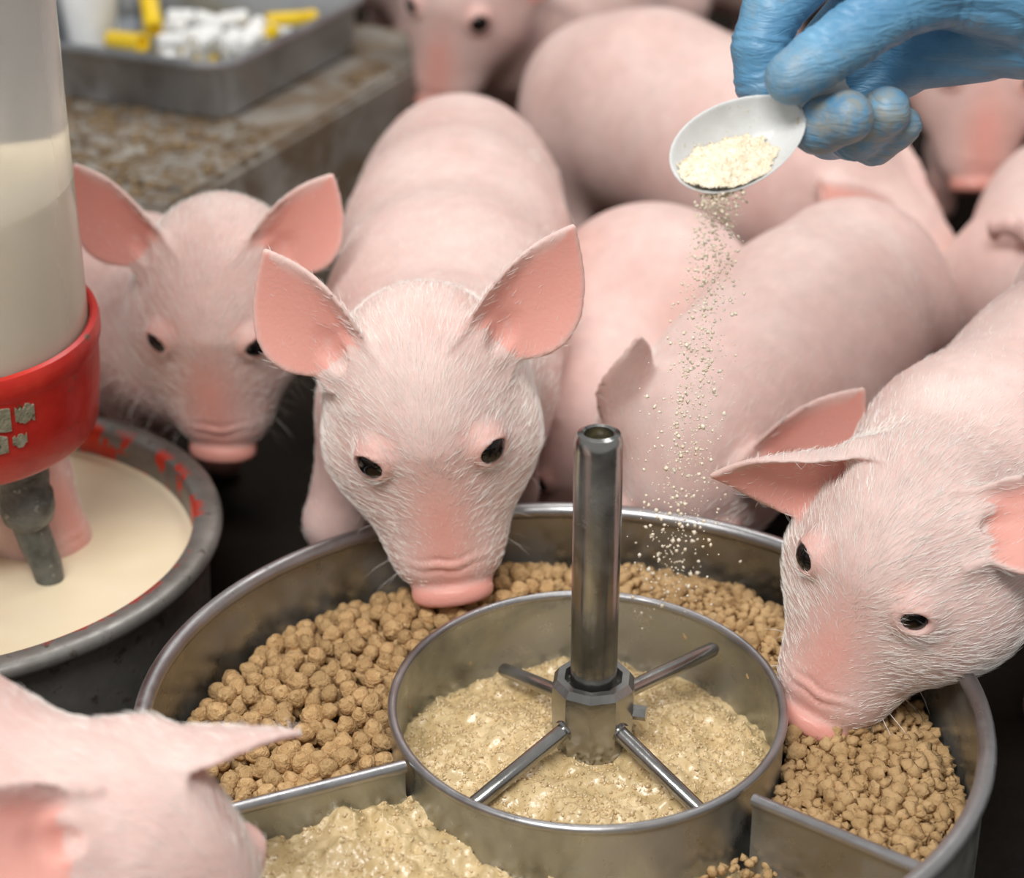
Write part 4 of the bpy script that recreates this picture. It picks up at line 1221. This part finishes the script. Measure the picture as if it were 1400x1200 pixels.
# falling powder: leaves the lip of the spoon, spreads as it falls towards the feeder
lip0 = SC + SR @ np.array([0.030, 0.010, 0.0]); 
n = 1800
u = rng.random(n) ** 2.0
t = u
src = SC + (np.stack([0.012 + 0.020 * rng.random(n), 0.014 + 0.008 * rng.random(n), np.zeros(n)], 1)) @ SR.T
x = src[:, 0] * (1 - 0.0 * t) + (-0.012 * t) + (0.003 + 0.016 * t ** 0.7) * rng.normal(size=n) * 0.62
y = src[:, 1] + 0.085 * t + (0.003 + 0.014 * t) * rng.normal(size=n) * 0.7
z = (src[:, 2] - 0.002) * (1 - t) + 0.105 * t + 0.006 * rng.normal(size=n) * t
S = (0.00042 + 0.0010 * rng.random(n) ** 3) * (0.9 + 0.35 * t)
fp = link('falling_powder', grain_cloud('falling_powder', np.stack([x, y, z], 1) - lip0, S), POWDER, None, tuple(lip0))
tag(fp, 'cream powder trickling down from the white spoon into the feeder', 'powder', kind='stuff')

# ------------------------------------------------------------------ the piglets
def ear(**kw):
    e = dict(EAR0); e.update(kw); return e

def auto_legs(spine, front=(0.045, 0.0), rear=(0.048, 0.0), rf=0.030, skip=()):
    """four legs under the body; front / rear = (half track, foot shift along the body)"""
    pts = [np.array(s[0], float) for s in spine]
    d = pts[0] - pts[-1]; d[2] = 0; d = norm(d); l = np.array([-d[1], d[0], 0])
    legs = []
    for i, (p, (tr, sh)) in enumerate(((pts[0] * 0.6 + pts[1] * 0.4, front), (pts[-1], rear))):
        for s in (-1, 1):
            if (i, s) in skip: continue
            top = p + l * s * tr * 0.85 + np.array([0, 0, -0.02])
            k = (1 if i == 0 else -1)
            knee = np.array([top[0], top[1], 0]) + l * s * tr * 0.15 + d * (sh - 0.012 * k) + [0, 0, top[2] * 0.46]
            foot = np.array([knee[0], knee[1], 0.018]) + d * (0.012 * k)
            legs.append([(top, rf * (1.0 if i == 0 else 1.35)), (knee, 0.0185), (foot + [0, 0, 0.02], 0.0145), (foot, 0.0165)])
    return legs

PIGS = []
# the one in the middle, looking up from the feeder
sp = [((-0.048, 1.18, 0.178), 0.068), ((-0.045, 1.29, 0.180), 0.078), ((-0.042, 1.42, 0.182), 0.079), ((-0.042, 1.545, 0.188), 0.072)]
lg = auto_legs(sp, skip=((0, -1),))
lg.append([((-0.095, 1.20, 0.145), 0.032), ((-0.118, 1.18, 0.080), 0.021), ((-0.118, 1.185, 0.035), 0.0155), ((-0.118, 1.18, 0.017), 0.017)])
PIGS.append(dict(label='piglet with pricked ears resting its snout beside the central ring of the feeder', head=((-0.0505, 1.0719, 0.2229), (0.118, -0.662, -0.740), (-0.042, -0.748, 0.662)), hs=0.92,
    ears=(ear(dir=(0.68, -0.58, 0.46), L=0.094), ear(dir=(0.46, -0.70, 0.54))), spine=sp, legs=lg, vox=0.0018, hair=26000))
# beside the milk bowl
sp = [((-0.225, 1.340, 0.140), 0.060), ((-0.285, 1.410, 0.135), 0.066), ((-0.350, 1.455, 0.130), 0.062)]
PIGS.append(dict(label='piglet with upright ears beside the red collared milk dispenser', head=((-0.2008, 1.2739, 0.2065), (-0.062, -0.57, -0.82), (-0.082, -0.815, 0.573)), hs=0.885,
    ears=(ear(), ear()), spine=sp, legs=auto_legs(sp, (0.035, 0), (0.035, 0)), vox=0.0021, hair=14000))
# right, eating from the feeder
sp = [((0.272, 1.05, 0.185), 0.064), ((0.349, 1.12, 0.1925), 0.075), ((0.43, 1.25, 0.195), 0.082), ((0.50, 1.36, 0.190), 0.076)]
PIGS.append(dict(label='piglet eating dry crumbled feed beside the right divider of the feeder', head=((0.215, 0.9625, 0.1885), (-0.574, -0.549, -0.608), (-0.237, -0.599, 0.765)), hs=0.885,
    ears=(ear(in_world=True, dir=(0.90, -0.15, 0.30), face=(-0.15, -0.80, 0.55), vup=(0, 0.3, 1)), ear(in_world=True, dir=(-0.95, 0.05, -0.12), face=(0.05, -0.80, -0.50), vup=(0, 0.2, 1), L=0.095, cup=12)),
    spine=sp, legs=auto_legs(sp), bulge=[((0.246, 0.960, 0.158), (0.042, 0.046, 0.038))], vox=0.0018, hair=26000))
# front, head turned down to the mash
sp = [((-0.272, 0.735, 0.176), 0.066), ((-0.37, 0.745, 0.176), 0.078), ((-0.52, 0.76, 0.170), 0.076)]
PIGS.append(dict(label='piglet lowering its head at the feeder rim, one ear across the brown pellets', head=((-0.170, 0.722, 0.157), (0.72, -0.10, -0.68), (0.60, -0.05, 0.76)), hs=0.92,
    ears=(ear(in_world=True, base=(0.043, -0.036, 0.036), dir=(0.93, 0.0, 0.06), face=(0.25, -0.45, -0.80), vup=(0, 1, 0), L=0.078), ear(in_world=True, base=(0.043, -0.050, 0.024), dir=(-0.55, -0.55, 0.45), face=(0.45, -0.60, 0.60), vup=(-0.3, 0.8, 0.3))),
    spine=sp, legs=auto_legs(sp), vox=0.0022, hair=12000))
# behind the post, head down behind the rim
sp = [((0.160, 1.225, 0.150), 0.064), ((0.208, 1.29, 0.160), 0.074), ((0.248, 1.36, 0.170), 0.070)]
PIGS.append(dict(label='piglet with its head ducked behind the feeder rim under the falling powder', head=((0.112, 1.160, 0.136), (-0.20, -0.30, -0.93), (-0.1, -0.93, 0.30)), hs=0.92,
    ears=(ear(in_world=True, base=(0.054, -0.012, 0.040), dir=(0.74, -0.02, 0.76), face=(-0.20, -0.90, 0.10), vup=(-0.5, 0, 0.8), L=0.092), ear(in_world=True, dir=(-0.10, 0.0, 1.0), face=(-0.55, 0.75, 0.0), vup=(-1, 0, 0), curl=-0.25, L=0.070, top=0.020, bot=0.026, cup=16)),
    spine=sp, legs=auto_legs(sp), vox=0.0022, hair=6000))
# between the two, mostly back
sp = [((0.068, 1.335, 0.100), 0.058), ((0.108, 1.42, 0.127), 0.078), ((0.130, 1.49, 0.115), 0.062)]
PIGS.append(dict(label='piglet squeezed between two others behind the steel post, only its back showing', head=((0.050, 1.285, 0.085), (-0.1, -0.5, -0.85), (0, -0.85, 0.5)), hs=0.72,
    ears=(ear(dir=(0.3, -0.9, 0.1)), ear(dir=(0.3, -0.9, 0.1))), spine=sp, legs=auto_legs(sp, (0.03, 0), (0.04, 0)), vox=0.0032))
# far, broadside behind the spoon
sp = [((0.255, 1.62, 0.160), 0.070), ((0.185, 1.69, 0.172), 0.083), ((0.125, 1.76, 0.178), 0.086), ((0.085, 1.80, 0.175), 0.078)]
PIGS.append(dict(label='piglet standing broadside with its rump towards the concrete ledge, behind the spoon', head=((0.325, 1.56, 0.110), (0.70, -0.45, -0.6), (0.4, -0.2, 0.9)), hs=0.90,
    ears=(ear(dir=(0.4, -0.9, 0.0)), ear(dir=(0.4, -0.9, 0.0))), spine=sp, legs=auto_legs(sp), vox=0.004))
# facing us from behind the glove
sp = [((0.47, 1.90, 0.185), 0.068), ((0.50, 2.00, 0.172), 0.078), ((0.55, 2.16, 0.172), 0.076)]
PIGS.append(dict(label='piglet facing forward with a reddish snout, below the blue glove wrist', head=((0.428, 1.79, 0.222), (-0.05, -0.80, -0.60), (0.0, -0.6, 0.8)), hs=0.93,
    ears=(ear(dir=(0.7, -0.75, 0.25)), ear(dir=(0.7, -0.75, 0.25))), spine=sp, legs=auto_legs(sp), vox=0.004))
# right edge
sp = [((0.54, 1.72, 0.140), 0.064), ((0.475, 1.59, 0.130), 0.074), ((0.418, 1.49, 0.120), 0.072)]
tl = [((0.400, 1.45, 0.172), 0.008), ((0.392, 1.437, 0.186), 0.007), ((0.380, 1.436, 0.194), 0.0065), ((0.370, 1.444, 0.190), 0.006), ((0.372, 1.452, 0.180), 0.005)]
PIGS.append(dict(label='piglet with its pink rump beside the back of the eating piglet at right', head=((0.60, 1.80, 0.160), (0.4, 0.8, -0.45), (0.2, 0.4, 0.9)), hs=0.93,
    ears=(ear(), ear()), spine=sp, legs=auto_legs(sp), tail=tl, vox=0.004))
# behind the tray
sp = [((0.00, 2.03, 0.180), 0.062), ((0.06, 2.10, 0.185), 0.074), ((0.14, 2.20, 0.185), 0.072)]
PIGS.append(dict(label='piglet with a hanging pink ear standing past the end of the concrete ledge', head=((-0.045, 1.95, 0.245), (-0.35, -0.55, -0.75), (-0.2, -0.75, 0.6)), hs=0.93,
    ears=(ear(dir=(0.75, -0.25, -0.6), face=(0.4, 0.8, 0.3)), ear(dir=(0.35, 0.2, -0.9), face=(0.5, 0.85, 0.0))), spine=sp, legs=auto_legs(sp), vox=0.004))
# far row
sp = [((0.27, 2.42, 0.165), 0.066), ((0.36, 2.46, 0.170), 0.076), ((0.50, 2.50, 0.170), 0.074)]
PIGS.append(dict(label='far piglet seen by its legs behind the broadside piglet', head=((0.19, 2.38, 0.18), (-0.8, -0.3, -0.5), (-0.4, -0.2, 0.9)), hs=0.93, ears=(ear(), ear()), spine=sp, legs=auto_legs(sp), vox=0.005))
sp = [((-0.19, 2.46, 0.165), 0.066), ((-0.10, 2.50, 0.170), 0.076), ((0.02, 2.56, 0.170), 0.074)]
PIGS.append(dict(label='far piglet standing behind the end of the metal tray', head=((-0.27, 2.42, 0.19), (-0.8, -0.3, -0.5), (-0.4, -0.2, 0.9)), hs=0.93, ears=(ear(), ear()), spine=sp, legs=auto_legs(sp), vox=0.005))
# drinking under the dispenser
sp = [((-0.405, 1.245, 0.162), 0.044), ((-0.47, 1.34, 0.155), 0.056), ((-0.56, 1.43, 0.150), 0.060)]
PIGS.append(dict(label='piglet drinking milk from the bowl under the red collar', head=((-0.338, 1.158, 0.147), (0.82, -0.42, -0.40), (0.40, -0.20, 0.90)), hs=0.74,
    ears=(ear(dir=(0.4, -0.95, 0.0)), ear(dir=(0.4, -0.95, 0.0))), spine=sp, legs=auto_legs(sp, (0.03, -0.07), (0.035, 0)), vox=0.0024, hair=2500))

import time as _t
for pg in PIGS:
    t0 = _t.time(); build_pig(pg); print('pig', round(_t.time() - t0, 1), pg['label'][:40])
